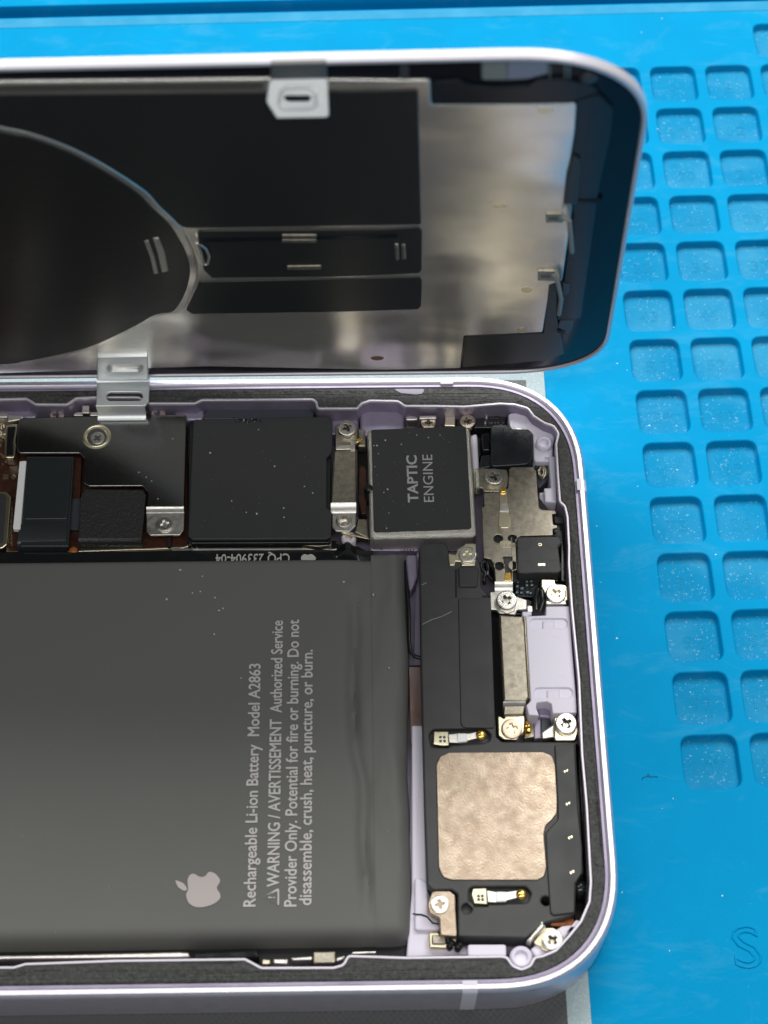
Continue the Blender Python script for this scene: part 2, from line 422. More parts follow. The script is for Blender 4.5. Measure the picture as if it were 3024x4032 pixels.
prism_bm(bm, [Vector((-16.3, yb)), Vector((xr, yb)), Vector((xr-.02, yt)), Vector((-16.3, yt))], [[Vector((-16, yb+.25)), Vector((xr-.253, yb+.25)), Vector((xr-.253, yt-.25)), Vector((-16, yt-.25))]], .002, .034, .006)
finish(bm, 'border', TRIM, pad)

# ================================================================== the phone
ph = root('phone_body', 'open lavender smartphone lying back up, its battery, screws and metal parts exposed', 'smartphone', (-7.3, 0, .04))
OUT = rrect(-14.67, .055, -3.68, 3.64, 1.34)
def inset(d): return rrect(-14.67+d, .055-d, -3.68+d, 3.64-d, 1.34-d)
bm = bmesh.new(); prism_bm(bm, OUT, [inset(.115)], .04, .775, .08, 6)
fr = finish(bm, 'frame', LAV, ph)
bm = bmesh.new(); prism_bm(bm, inset(.10), [inset(.136)], .70, .735, .006)
finish(bm, 'rim_step', LAVIN, fr)
CAV = [('g', -60, 864), ('A', 215, 362), ('A', 290, 408), ('A', 550, 410), ('A', 625, 358), ('A', 790, 350), ('A', 1130, 352), ('A', 1215, 400), ('A', 1480, 400), ('B', 140, 400), ('B', 200, 372), ('B', 1095, 367),
       ('B', 1125, 385), ('B', 1132, 442), ('B', 1470, 440), ('C', 295, 520), ('C', 325, 490), ('C', 400, 465), ('C', 680, 470), ('C', 745, 518), ('C', 1100, 520), ('D', 200, 398),
       ('D', 560, 368), ('D', 700, 375), ('D', 830, 410), ('D', 890, 490), ('D', 1000, 560), ('D', 1090, 590), ('D', 1135, 660), ('D', 1110, 760), ('D', 1130, 1100),
       ('D', 1150, 1350), ('D', 1200, 1390), ('D', 1225, 1500), ('D', 1240, 1800), ('E', 1318, 150), ('E', 1342, 500), ('E', 1400, 1100), ('E', 1425, 1700),
       ('F', 1300, 600), ('F', 1330, 1150), ('F', 1320, 1290), ('F', 1260, 1430), ('F', 1180, 1530), ('F', 1080, 1640), ('F', 985, 1680), ('F', 925, 1690), ('F', 895, 1750), ('F', 835, 1778), ('F', 775, 1750), ('F', 735, 1690),
       ('F', 690, 1682), ('F', 0, 1692), ('G', 1500, 505), ('G', 1482, 545), ('G', 1440, 556), ('G', 1130, 557), ('G', 1090, 535), ('G', 1060, 519), ('G', 500, 526), ('G', 110, 540), ('G', 60, 555), ('g', -60, 2089)]
cav = W('g', CAV, .72)
cav[0].x = -14.4; cav[-1].x = -14.4; cav[0].y = 3.25; cav[-1].y = -3.25
cav = ccw(fillet(cav, .07, 4))
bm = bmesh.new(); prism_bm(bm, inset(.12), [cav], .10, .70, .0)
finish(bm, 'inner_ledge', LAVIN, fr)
bm = bmesh.new(); prism_bm(bm, offset(cav, -.028), [offset(cav, 0.002)], .70, .735, .008)
finish(bm, 'inner_lip', LIP, fr)
# foam gasket: ring with an uneven surface
gk = bmesh.new(); prism_bm(gk, inset(.140), [offset(cav, -.032)], .698, .728, .012)
bmesh.ops.triangulate(gk, faces=gk.faces)
for _ in range(3):
    es = [e for e in gk.edges if e.calc_length() > .09]
    if es: bmesh.ops.subdivide_edges(gk, edges=es, cuts=1)
bmesh.ops.triangulate(gk, faces=gk.faces)
for v in gk.verts:
    if v.co.z > .71: v.co.z += .012*noise.noise(v.co*9)+.008*noise.noise(v.co*25)
finish(gk, 'adhesive_gasket', FOAM, ph, 'rough black foam adhesive running round the rim')
# bare patch in the gasket
plate('bare_metal_patch', W('C', [(630, 335), (955, 335), (925, 385), (860, 392), (710, 378)], .735), .70, .738, mat('dull_lavender', (.27, .25, .31), .6), fr, .04, .004)
# antenna bands (butt proud of the frame by a hair)
def band(x0, x1, y0, y1, z0, z1):
    plate('antenna_band', [Vector((x0, y0)), Vector((x1, y0)), Vector((x1, y1)), Vector((x0, y1))], z0, z1, BAND, fr, 0, .004)
def band_profile(p_out, tang, width):      # a thin wrap following the rim's rounded section
    bm = bmesh.new(); t = Vector((tang[0], tang[1], 0)); nrm = Vector((-t.y, t.x, 0)); prof = []
    e = .0025
    prof.append((e, .04-0.0)); prof.append((e, .695))
    for k in range(1, 6):
        a = math.pi/2*k/5; prof.append((-.08*(1-math.cos(a))+e*math.cos(a), .695+.08*math.sin(a)+e*math.sin(a)))
    prof.append((-.115, .775+e)); prof.append((-.117, .70))
    rows = []
    for s in (-.5, .5):
        rows.append([bm.verts.new(Vector((p_out[0], p_out[1], 0))+t*(width*s)+nrm*d+Vector((0, 0, z))) for d, z in prof])
    for i in range(len(prof)-1):
        f = bm.faces.new((rows[0][i], rows[1][i], rows[1][i+1], rows[0][i+1])); f.smooth = True
    bmesh.ops.recalc_face_normals(bm, faces=bm.faces)
    finish(bm, 'antenna_band', BAND, fr)
band_profile((U(1015, 2125, .77).x, -3.68), (-1, 0), .15)
band_profile((U(965, 822, .77).x, 3.64), (1, 0), .15)
band_profile((.055, U(1252, 1047, .77).y), (0, -1), .15)
# floor of the housing
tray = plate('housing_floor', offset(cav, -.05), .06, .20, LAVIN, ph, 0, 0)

# ---- lavender relief inside the cavity
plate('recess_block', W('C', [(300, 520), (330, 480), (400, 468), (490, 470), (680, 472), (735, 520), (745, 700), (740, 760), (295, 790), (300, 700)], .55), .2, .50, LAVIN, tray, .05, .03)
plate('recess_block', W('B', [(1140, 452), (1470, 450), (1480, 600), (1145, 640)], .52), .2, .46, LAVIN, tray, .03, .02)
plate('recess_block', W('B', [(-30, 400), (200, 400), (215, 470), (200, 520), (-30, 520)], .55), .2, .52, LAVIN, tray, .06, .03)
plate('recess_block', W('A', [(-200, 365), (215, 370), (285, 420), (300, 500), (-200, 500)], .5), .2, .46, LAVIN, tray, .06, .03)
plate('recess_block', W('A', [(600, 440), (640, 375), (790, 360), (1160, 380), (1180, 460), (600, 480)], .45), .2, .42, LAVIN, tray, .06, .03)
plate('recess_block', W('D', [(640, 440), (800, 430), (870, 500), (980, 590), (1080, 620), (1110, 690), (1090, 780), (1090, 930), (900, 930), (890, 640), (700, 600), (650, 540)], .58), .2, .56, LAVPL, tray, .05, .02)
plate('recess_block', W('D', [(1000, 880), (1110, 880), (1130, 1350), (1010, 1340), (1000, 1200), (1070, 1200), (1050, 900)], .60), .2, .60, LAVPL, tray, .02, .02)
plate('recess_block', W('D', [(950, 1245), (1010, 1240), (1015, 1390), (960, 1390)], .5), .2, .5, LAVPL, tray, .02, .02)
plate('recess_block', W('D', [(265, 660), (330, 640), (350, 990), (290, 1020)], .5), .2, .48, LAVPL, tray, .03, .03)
plate('dark_recess', W('D', [(905, 890), (985, 880), (1060, 900), (1070, 1080), (950, 1200), (930, 1150)], .5), .2, .47, NAVY, tray, .03, .01)
plate('recess_block', W('F', [(40, 0), (130, 0), (150, 1180), (240, 1440), (240, 1520), (480, 1640), (730, 1680), (0, 1690), (40, 1200)], .42), .2, .38, LAVPL, tray, .02, .02)
plate('recess_block', W('F', [(445, 1600), (725, 1600), (725, 1690), (445, 1690)], .62), .2, .62, LAVPL, tray, .03, .02)
plate('recess_block', W('F', [(900, 1640), (990, 1560), (1130, 1470), (1250, 1460), (1240, 1440), (1170, 1530), (1060, 1680), (940, 1700)], .5), .2, .52, LAVPL, tray, .02, .02)
def ringboss(f, x, y, r, ri, z, m, name='screw_boss', parent=None, lab=None):
    k = FR[f][0]; c = U(*px(f, x, y), z); R = (U(*px(f, x+r, y), z)-c).length; Ri = R*ri/r
    bm = bmesh.new(); lathe_bm(bm, c, [(R, .2), (R, z-.03), (R-.015, z-.008), (R-.03, z), (Ri+.02, z), (Ri, z-.012), (Ri*.96, z-.05), (Ri*.5, z-.055), (.001, z-.055)])
    return finish(bm, name, m, parent or tray, lab)
ringboss('D', 1000, 745, 82, 48, .64, LAVPL, lab='pale lilac ring boss in the upper right corner')
ringboss('F', 835, 1690, 84, 48, .66, LAVPL, lab='pale lilac ring boss in the lower right corner')
ringboss('D', 755, 560, 98, 78, .57, LAVPL)
ringboss('D', 990, 1040, 52, 36, .50, STEEL, 'threaded_ring')
ringboss('B', 1395, 1480, 60, 30, .45, LAVPL)

# ---- screws
def screw_mesh(nm, m, recess):
    bm = bmesh.new()
    lathe_bm(bm, (0, 0), [(1.0, -.9), (1.0, -.12), (.97, -.04), (.90, 0.0-.01), (.86, -.03), (.0, -.03)][:4]+[(.86, -.01)])
    bm.faces.ensure_lookup_table(); bm.faces.remove(bm.faces[-1])
    # head top with a cross-shaped socket
    cr = []; a, b = .155, .52
    for k in range(4):
        t = math.pi/2*k; R = Matrix.Rotation(t, 2)
        for p in ((b, -a), (b, a), (a*1.25, a*1.25)): cr.append(R @ Vector(p))
    prism_bm(bm, circ((0, 0), .87, 32), [cr], -.35, -.005, .02, 2)
    lathe_bm(bm, (0, 0), [(.62, -.5), (.6, -.42), (.3, -.42), (.12, -.62)], 20, 1)
    me = bpy.data.meshes.new(nm); bm.to_mesh(me); bm.free(); me.materials.append(m); me.materials.append(recess)
    sharpen(me, 40)
    return me
SM = {'s': screw_mesh('screw', SCREW, SCREWD), 'g': screw_mesh('screw', SCREWG, SCREWD)}
def screw(f, x, y, r, z, parent, st='s', rot=20, tilt=0, label=None, h=1.0):
    c = U(*px(f, x, y), z); R = (U(*px(f, x+r, y), z)-c).length
    o = bpy.data.objects.new('screw', SM[st]); COL.objects.link(o); o.parent = parent
    o.location = c-ORG[parent]; o.scale = (R, R, R*h); o.rotation_euler = (math.radians(tilt), 0, math.radians(rot)); ORG[o] = c
    if label: o['label'] = label
    return o

# ---- logic board, left
pcb = plate('circuit_board', W('A', [(-3350, 430), (140, 440), (1530, 470), (1540, 1600), (640, 1605), (-3350, 1600)], .38), .30, .38, PCB, ph, .02, .01, label='dark brown circuit board under the metal shield at the left')
plate('circuit_board_rim', W('A', [(640, 1602), (1480, 1575), (1540, 1560), (1540, 1540), (1500, 1560), (640, 1590)], .40), .3, .40, PALE, pcb, .01, .005)
plate('board_edge_rail', W('B', [(-50, 1570), (60, 1572), (1180, 1557), (1230, 1580), (1300, 1570), (1300, 1590), (1180, 1585), (-50, 1600)], .42), .34, .42, BRIGHT, pcb, .01, .008)
plate('gold_pad', W('A', [(22, 970), (68, 970), (68, 1005), (22, 1005)], .385), .37, .386, PALE, pcb, 0, 0)
plate('gold_pad', W('A', [(90, 980), (102, 980), (102, 970), (118, 970), (118, 980), (130, 980), (130, 998), (118, 998), (118, 1008), (102, 1008), (102, 998), (90, 998)], .385), .37, .386, PALE, pcb, 0, 0)
plate('board_can', W('A', [(-3300, 520), (-560, 520), (-560, 1560), (-3300, 1560)], .55), .38, .55, STEEL, pcb, .05, .02)
cf = plate('chip_frame', W('A', [(-500, 1100), (50, 1110), (90, 1150), (60, 1540), (20, 1575), (-500, 1590)], .50), .38, .50, PALE, pcb, .05, .015)
plate('chip', W('A', [(-500, 1125), (30, 1128), (50, 1160), (25, 1520), (0, 1545), (-500, 1560)], .512), .4, .512, BLKM, pcb, .04, .01)
plate('clip_rail', W('A', [(-400, 462), (65, 470), (60, 505), (-400, 500)], .6), .4, .6, BRIGHT, pcb, .01, .01)
plate('clip_rail', W('A', [(65, 482), (195, 485), (190, 505), (160, 525), (60, 540), (65, 520)], .58), .4, .58, BRIGHT, pcb, .01, .01)
plate('clip_rail', W('A', [(45, 565), (150, 555), (125, 700), (135, 745), (115, 835), (45, 835), (35, 800)], .56), .4, .56, PALE, pcb, .03, .012)
plate('clip_pad', W('A', [(60, 580), (130, 575), (105, 710), (110, 820), (50, 820)], .57), .4, .568, BLKG, pcb, .02, .006)
bmd = bmesh.new()
for i in range(60):
    x = random.uniform(-20, 60); y = random.uniform(560, 900) if i < 20 else random.choice([random.uniform(575, 700)])
    if i >= 20: x = random.uniform(-10, 28)
    c = U(*px('A', x-10, y), .39); s = random.uniform(.006, .013)
    prism_bm(bmd, [Vector((c.x-s, c.y-s)), Vector((c.x+s, c.y-s)), Vector((c.x+s, c.y+s)), Vector((c.x-s, c.y+s))], [], .38, .40, 0)
for i in range(14):
    c = U(*px('A', 92+random.uniform(-4, 4), 1190+i*26), .40); s = .010
    prism_bm(bmd, [Vector((c.x-s, c.y-s)), Vector((c.x+s, c.y-s)), Vector((c.x+s, c.y+s)), Vector((c.x-s, c.y+s))], [], .38, .41, 0)
oo = finish(bmd, 'solder_points', PALE, pcb); oo['kind'] = 'stuff'

# large metal shield
sh = plate('board_shield', W('A', [(165, 508), (1500, 478), (1525, 500), (1500, 1238), (1200, 1238), (1207, 1110), (1165, 1065), (725, 1067), (680, 1040), (692, 840), (650, 797), (160, 797), (135, 760), (150, 530)], .60), .57, .60, SHIELD, ph, .03, .012, label='dark polished metal shield plate at the upper left')
a = U(*px('A', 1195, 1238), .60); b = U(*px('A', 1500, 1236), .60)
strip('shield_step', [(a.x, a.y+.01, .598), (a.x, a.y-.02, .592), (a.x, a.y-.035, .565), (a.x, a.y-.05, .545), (a.x, a.y-.09, .54)], (b.x-a.x, 0, 0), .02, BRIGHT, sh)
plate('shield_tab', W('A', [(1195, 1275), (1505, 1268), (1502, 1420), (1470, 1465), (1225, 1468), (1197, 1430)], .545), .52, .545, BRIGHT, sh, .02, .008)
screw('A', 1345, 1372, 70, .575, sh)
c = U(*px('A', 790, 662), .60); R = (U(*px('A', 905, 662), .6)-c).length
bm = bmesh.new(); lathe_bm(bm, c, [(R*1.06, .595), (R, .604), (R*.94, .622), (R*.86, .626), (R*.78, .618), (R*.66, .59), (R*.60, .577), (R*.2, .577)])
finish(bm, 'pressed_boss', PALE, sh)
screw('A', 795, 672, 60, .605, sh, 's', 40)
plate('board_wall', W('B', [(-75, 505), (-40, 500), (-55, 1560), (-90, 1560)], .45), .3, .45, DARK, pcb, .01, .01)
# flex ribbons, left
fl = plate('ribbon_cable', W('A', [(215, 822), (605, 822), (560, 1560), (165, 1560), (160, 1400), (180, 1380)], .545), .50, .545, FLEX, ph, .02, .012, label='wide dark ribbon cable with a white bar along its left side')
plate('connector_cap', W('A', [(228, 850), (585, 850), (550, 1335), (196, 1338)], .565), .54, .565, FLEX, fl, .03, .012)
a = U(*px('A', 160, 1375), .56); b = U(*px('A', 552, 1375), .56)
strip('ribbon_bend', [(a.x, a.y, .555), (a.x-.005, a.y-.20, .552), (a.x-.01, a.y-.245, .54), (a.x-.012, a.y-.275, .51), (a.x-.012, a.y-.29, .45), (a.x-.012, a.y-.29, .30)], (b.x-a.x, .004, 0), .02, FLEX, fl)
plate('white_bar', W('A', [(160, 862), (215, 858), (165, 1418), (105, 1415)], .57), .5, .57, WHITE, fl, .012, .006)
plate('brown_strip', W('A', [(605, 830), (668, 832), (640, 1420), (565, 1420)], .46), .38, .46, PCB, pcb, .01, .005)
plate('grey_film', W('A', [(592, 1168), (662, 1168), (645, 1422), (566, 1420)], .475), .45, .475, NAVY, pcb, .01, .005)
bm = bmesh.new(); lathe_bm(bm, U(*px('A', 597, 1590), .4), [(.055, .25), (.055, .36), (.045, .40), (.02, .41)])
finish(bm, 'orange_bead', ORNG, pcb)
f2 = plate('textured_ribbon', W('A', [(690, 1088), (1165, 1095), (1195, 1135), (1155, 1500), (640, 1497), (655, 1160)], .55), .5, .55, FLEXT, ph, .02, .012, label='black ribbon with a dimpled surface beside the shield tab')
a = U(*px('A', 640, 1490), .55); b = U(*px('A', 1153, 1490), .55)
strip('ribbon_bend', [(a.x, a.y, .549), (a.x, a.y-.03, .54), (a.x, a.y-.05, .50), (a.x, a.y-.055, .42), (a.x, a.y-.055, .38)], (b.x-a.x, 0, 0), .02, FLEXT, f2)
bmd = bmesh.new()
for i in range(34):
    x = random.gauss(930, 110); y = 1115+abs(random.gauss(0, 45))
    if not (720 < x < 1150): continue
    cc = U(*px('A', x, y), .55); lathe_bm(bmd, cc, [(.011, .549), (.008, .554), (.002, .556)], 8)
for i in range(10): cc = U(*px('A', 672+random.uniform(-5, 5), 1130+i*36), .55); lathe_bm(bmd, cc, [(.011, .549), (.008, .554), (.002, .556)], 8)
oo = finish(bmd, 'dimples', FLEXT, f2); oo['kind'] = 'stuff'
# pieces at the top edge
for x0, x1, y in ((300, 560, 415), (1150, 1440, 405)):
    plate('mounting_ear', W('A', [(x0, y), (x1, y), (x1-10, 468), (x0+10, 470)], .5), .3, .50, STEEL, pcb, .02, .01)
for x, y in ((465, 478), (1290, 468)):
    screw('A', x, y, 62, .52, pcb, 'g', 10)
plate('clip_post', W('A', [(668, 405), (732, 405), (732, 470), (668, 470)], .62), .3, .62, BRIGHT, pcb, .01, .01)
plate('long_clip', W('A', [(600, 470), (640, 458), (1080, 458), (1150, 480), (1150, 492), (600, 492)], .55), .3, .55, BRIGHT, pcb, .01, .01)

# square black cover
cv = plate('chip_cover', W('B', [(128, 520), (1235, 497), (1262, 530), (1262, 762), (1250, 795), (1216, 832), (1214, 1240), (1256, 1276), (1250, 1478), (1215, 1497), (120, 1502), (85, 1470)], .62), .585, .62, BLKM, ph, .035, .012, label='large square matt black cover left of the metal strap')
plate('cover_underplate', W('B', [(95, 530), (1250, 520), (1250, 1505), (1240, 1530), (110, 1535), (80, 1500)], .56), .38, .56, BLKG, cv, .03, .01)
plate('underplate_rail', W('B', [(140, 1528), (780, 1512), (780, 1545), (140, 1555)], .50), .4, .50, STEEL, cv, .01, .008)
plate('underplate_rail', W('B', [(1000, 1512), (1255, 1505), (1255, 1550), (1150, 1560), (1000, 1550)], .50), .4, .50, STEEL, cv, .01, .008)
plate('slate_block', W('B', [(208, 520), (212, 475), (245, 435), (1075, 427), (1112, 465), (1108, 520)], .52), .3, .52, NAVY, ph, .02, .012)
plate('block_top_edge', W('B', [(415, 415), (440, 408), (900, 404), (930, 420), (930, 432), (415, 435)], .47), .3, .47, DARK, ph, .02, .01)
bm = bmesh.new()
for i in range(26):
    c = U(*px('B', 560+random.gauss(0, 55), 535+random.gauss(0, 10)), .621)
    c2 = c+Vector((random.uniform(-.05, .05), random.uniform(-.02, .02), 0))
    tube_bm(bm, [(c.x, c.y, .621), ((c.x+c2.x)/2, (c.y+c2.y)/2+.008, .63), (c2.x, c2.y, .621)], .006, 5)
finish(bm, 'torn_edge', BLKG, cv, 'ragged torn edge of the black cover')

# ---- strap bracket between cover and motor
br = plate('strap_bracket', W('B', [(1272, 775), (1465, 762), (1456, 1205), (1252, 1203)], .60), .40, .60, STEEL, ph, .012, .02, label='upright stained metal strap between the square cover and the motor')
a = U(*px('B', 1250, 1205), .60); b = U(*px('B', 1456, 1205), .6)
strip('strap_bend', [(a.x, a.y+.005, .60), (a.x, a.y-.02, .592), (a.x, a.y-.06, .565), (a.x, a.y-.085, .54), (a.x, a.y-.10, .535)], (b.x-a.x, 0, 0), .02, BRIGHT, br)
cc = U(*px('B', 1356, 1352), .53); Rr = (U(*px('B', 1412, 1352), .53)-cc).length
plate('strap_foot', W('B', [(1260, 1278), (1455, 1275), (1452, 1385), (1405, 1437), (1290, 1435), (1260, 1400)], .53), .50, .53, BRIGHT, br, .02, .008, holes=[(circ(cc, Rr*.78), 0)])
bm = bmesh.new(); lathe_bm(bm, cc, [(Rr*1.2, .528), (Rr*1.12, .54), (Rr, .545), (Rr*.82, .53), (Rr*.8, .44), (Rr*.45, .44), (Rr*.4, .34), (Rr*.1, .34)])
finish(bm, 'empty_screw_hole', BRIGHT, br, 'open threaded hole without its screw')
plate('strap_head', W('B', [(1290, 570), (1330, 545), (1440, 545), (1470, 580), (1465, 720), (1285, 720)], .57), .45, .57, STEEL, br, .03, .01)
plate('clip_frame', W('B', [(1290, 695), (1448, 690), (1450, 765), (1288, 770)], .60), .5, .60, BRIGHT, br, .012, .01)
plate('clip_plate', W('B', [(1302, 703), (1410, 700), (1408, 738), (1302, 742)], .61), .5, .612, STEEL, br, .008, .006)
plate('clip_catch', W('B', [(1412, 735), (1448, 733), (1448, 775), (1412, 775)], .615), .5, .62, BRIGHT, br, .006, .006)
screw('B', 1382, 588, 76, .665, ph, 's', 25, label='raised cross-head screw at the top of the upright metal strap')
plate('side_ear', W('B', [(1470, 590), (1530, 605), (1538, 745), (1470, 742)], .52), .4, .52, STEEL, br, .02, .02)
bm = bmesh.new(); tube_bm(bm, [U(*px('B', 1462, 712), .56), U(*px('B', 1478, 690), .57), U(*px('B', 1500, 684), .565)], .016, 10); lathe_bm(bm, U(*px('B', 1482, 688), .58), [(.028, .55), (.028, .58), (.015, .59)], 16)
finish(bm, 'gold_contact', GOLD, br)
plate('slot_wall', W('B', [(1475, 760), (1545, 760), (1545, 1320), (1475, 1290)], .32), .2, .32, DARK, ph, .01, .005)
plate('dark_flex_piece', W('B', [(1482, 905), (1515, 898), (1543, 930), (1543, 1290), (1500, 1295), (1475, 1180)], .40), .3, .40, PCB, ph, .02, .008)
plate('side_ear', W('B', [(1465, 1330), (1545, 1330), (1562, 1500), (1440, 1440)], .45), .3, .45, STEEL, br, .02, .02)
plate('wire_clip', W('B', [(1330, 1435), (1560, 1485), (1558, 1500), (1330, 1448)], .5), .4, .5, PALE, br, 0, .006)
plate('flex_film', W('B', [(1260, 1500), (1380, 1540), (1480, 1560), (1560, 1600), (1560, 1660), (1200, 1660), (1200, 1560)], .38), .2, .38, BLKG, ph, .06, .01)
bm = bmesh.new()                         # black film humping over the gap
rows = []
for i in range(25):
    t = i/24; x = 1180+420*t; hump = math.exp(-((x-1385)/60)**2)
    p = U(*px('B', x, 1585-hump*55), .45); q = U(*px('B', x, 1700), .45)
    rows.append((bm.verts.new((p.x, p.y, .42+.06*hump)), bm.verts.new((p.x, (p.y+q.y)/2, .45+.09*hump)), bm.verts.new((q.x, q.y, .40))))
for a_, b_ in zip(rows, rows[1:]):
    for k in range(2): f = bm.faces.new((a_[k], b_[k], b_[k+1], a_[k+1])); f.smooth = True
bmesh.ops.recalc_face_normals(bm, faces=bm.faces)
finish(bm, 'humped_film', BLKG, ph)

# ---- haptic motor
hm = plate('haptic_motor', W('C', [(372, 765), (400, 738), (1365, 700), (1410, 740), (1472, 1785), (1440, 1815), (430, 1838), (400, 1800)], .62), .26, .62, SAND, ph, .04, .05, label='square motor with a grainy silver case and black printed top')
plate('top_sticker', W('C', [(412, 745), (1345, 708), (1365, 722), (1420, 1722), (1400, 1742), (455, 1775), (438, 1755)], .632), .60, .632, BLKM, hm, .02, .003)
def vtext(name, body, f, b0, b1, capx, z, m, parent, bold=0.0):
    p = U(*px(f, *b0), z); q = U(*px(f, *b1), z); cx = U(*px(f, *capx), z)
    al = Vector((q.x-p.x, q.y-p.y)); ln = al.length; al.normalize(); up = Vector((-al.y, al.x))
    h = abs(Vector((cx.x-p.x, cx.y-p.y)).dot(up))
    return text(name, body, (p.x, p.y), al, up, ln, h, z, m, parent, bold)
vtext('printed_word', 'TAPTIC', 'C', (885, 1474), (866, 1003), (781, 1474), .6325, INKD, hm, .022)
vtext('printed_word', 'ENGINE', 'C', (1043, 1470), (1024, 995), (943, 1470), .6325, INKD, hm, 0)
bm = bmesh.new(); lathe_bm(bm, U(*px('C', 388, 1340), .6), [(.05, .3), (.055, .58), (.045, .63), (.02, .64)], 14)
finish(bm, 'sealant_blob', BLKG, hm)
plate('motor_ear', W('C', [(1440, 1140), (1500, 1130), (1520, 1330), (1450, 1330)], .55), .4, .55, SAND, hm, .03, .02)
# strip below the motor
plate('vented_strip', W('C', [(420, 1850), (880, 1850), (885, 1965), (800, 1965), (400, 1960)], .34), .22, .34, LAVIN, ph, .02, .01)
bm = bmesh.new()
for i, (x, y) in enumerate([(515, 1865), (560, 1862), (515, 1900), (560, 1895), (515, 1935), (575, 1930), (540, 1915), (540, 1880), (730, 1950), (760, 1952), (790, 1950), (820, 1950)]):
    c0 = U(*px('C', x, y), .345); pts = [(c0.x+.022*math.cos(t), c0.y+.02*math.sin(t), .343) for t in [k*math.pi/5 for k in range(11)]]; tube_bm(bm, pts, .004, 5)
finish(bm, 'etched_rings', PCB, ph)

# ---- top right group
plate('brass_clip', W('C', [(893, 600), (1068, 598), (1070, 632), (893, 636)], .60), .35, .60, BRIGHT, ph, .01, .012)
plate('lilac_latch', W('C', [(760, 605), (880, 605), (880, 645), (760, 650)], .48), .3, .48, BRIGHT, ph, .015, .01)
screw('C', 988, 672, 76, .56, ph, 'g', 0, label='small dark screw above the motor, left of its twin')
plate('olive_clip', W('C', [(1165, 575), (1262, 572), (1258, 710), (1145, 705), (1150, 640)], .5), .3, .50, PALE, ph, .015, .012)
screw('C', 1382, 655, 80, .565, ph, 'g', 15, label='small dark screw at the top right corner of the motor')
bk = plate('black_module', W('D', [(230, 440), (400, 412), (628, 408), (628, 500), (600, 560), (470, 600), (330, 600), (120, 600), (115, 440)], .46), .2, .46, BLKG, ph, .02, .012)
plate('module_window', W('D', [(440, 440), (560, 436), (555, 505), (440, 508)], .475), .45, .475, BLKG, bk, .01, .006)
plate('metal_tab', W('D', [(413, 446), (437, 446), (434, 504), (411, 504)], .49), .45, .49, BRIGHT, bk, .005, .006)
plate('metal_tab', W('D', [(402, 530), (420, 530), (420, 558), (402, 558)], .49), .45, .49, BRIGHT, bk, .004, .005)
for x in (455, 478, 512, 540, 590): plate('solder_pad', W('D', [(x-8, 542), (x+8, 542), (x+8, 552), (x-8, 552)], .48), .45, .48, STEEL, bk, 0, 0)
tp = plate('taped_module', W('D', [(465, 568), (618, 562), (655, 590), (690, 608), (845, 610), (886, 655), (890, 895), (830, 965), (725, 975), (467, 990)], .58), .3, .58, TAPE, ph, .05, .014, label='module under creased glossy black tape near the upper right corner')
bm = bmesh.new(); tube_bm(bm, [U(*px('D', x, y), .581) for x, y in ((590, 600), (592, 640), (568, 690), (570, 740), (610, 810), (660, 870), (720, 960))], .007, 6)
finish(bm, 'tape_crease', TAPE, tp)
plate('side_connector', W('D', [(372, 655), (455, 645), (455, 825), (385, 825)], .54), .3, .54, BLKG, tp, .02, .015)
plate('side_connector', W('D', [(330, 700), (370, 690), (372, 860), (345, 880)], .48), .3, .48, BLKG, tp, .02, .015)
plate('tape_tail', W('D', [(372, 875), (465, 862), (467, 990), (355, 1010)], .52), .3, .52, TAPE, tp, .02, .012)
screw('D', 755, 560, 74, .56, ph, 's', 35, label='screw half hidden by the taped module in the upper right corner')
bm = bmesh.new(); lathe_bm(bm, U(*px('D', 968, 1040), .46), [(.07, .44), (.07, .47), (.05, .475), (.045, .45)], 24)
finish(bm, 'side_screw', DARK, tray)
bm = bmesh.new()
c = U(*px('D', 985, 1045), .52)
tube_bm(bm, [(c.x+.035*math.cos(t)-.005, c.y+.085*math.sin(t), c.z+.03*math.cos(t)) for t in [k*math.pi/12 for k in range(25)]], .008, 8)
tube_bm(bm, [(c.x-.018+.028*math.cos(t), c.y+.06*math.sin(t), c.z+.02*math.cos(t)) for t in [k*math.pi/12 for k in range(25)]], .007, 8)
finish(bm, 'gold_ring', PALE, tray)

# ---- tall metal bracket
mb = plate('antenna_bracket', W('D', [(650, 1010), (680, 992), (885, 990), (922, 1030), (950, 1395), (975, 1418), (1122, 1428), (1125, 1460), (1085, 1465), (1095, 1568), (1136, 1575), (1138, 1605), (1092, 1612), (1092, 1678), (765, 1685),
            (722, 1725), ('E', 905, 190), ('E', 872, 205), ('E', 865, 292), ('E', 727, 292), ('E', 715, 150), ('E', 690, 108), ('E', 632, 95), ('E', 625, 0), (378, 1460), (372, 1400), (400, 1385), (395, 1250), (560, 1240), (640, 1200)], .60), .565, .60, STEEL, ph, .012, .010,
            holes=[(circ(U(*px('D', x, y), .6), .052*.98), 0) for x, y in ((540, 1711), (683, 1709), (551, 1984), (697, 1981))]+[(W('E', [(790, 85), (862, 85), (858, 215), (862, 280), (800, 280), (812, 200)], .6), .01)], label='tall stained steel bracket with a teardrop contact tongue')
plate('bracket_backing', W('D', [(400, 1270), (930, 1270), (1090, 1480), (1090, 1670), (730, 1700), (735, 2150), (560, 2150), (410, 1900)], .56), .3, .56, DARK, mb, .02, .005)
plate('hole_fill', W('E', [(792, 90), (860, 90), (856, 210), (812, 210)], .575), .5, .575, BLK, mb, .01, .004)
plate('gold_spring', W('E', [(808, 212), (852, 212), (862, 285), (795, 285)], .597), .5, .597, GOLD, mb, .01, .008)
plate('contact_tongue', W('D', [(557, 1235), (628, 1235), (632, 1350), (668, 1530), (668, 1580), (640, 1606), (570, 1606), (542, 1580), (545, 1500), (556, 1350)], .615), .60, .615, PALE, mb, .03, .008)
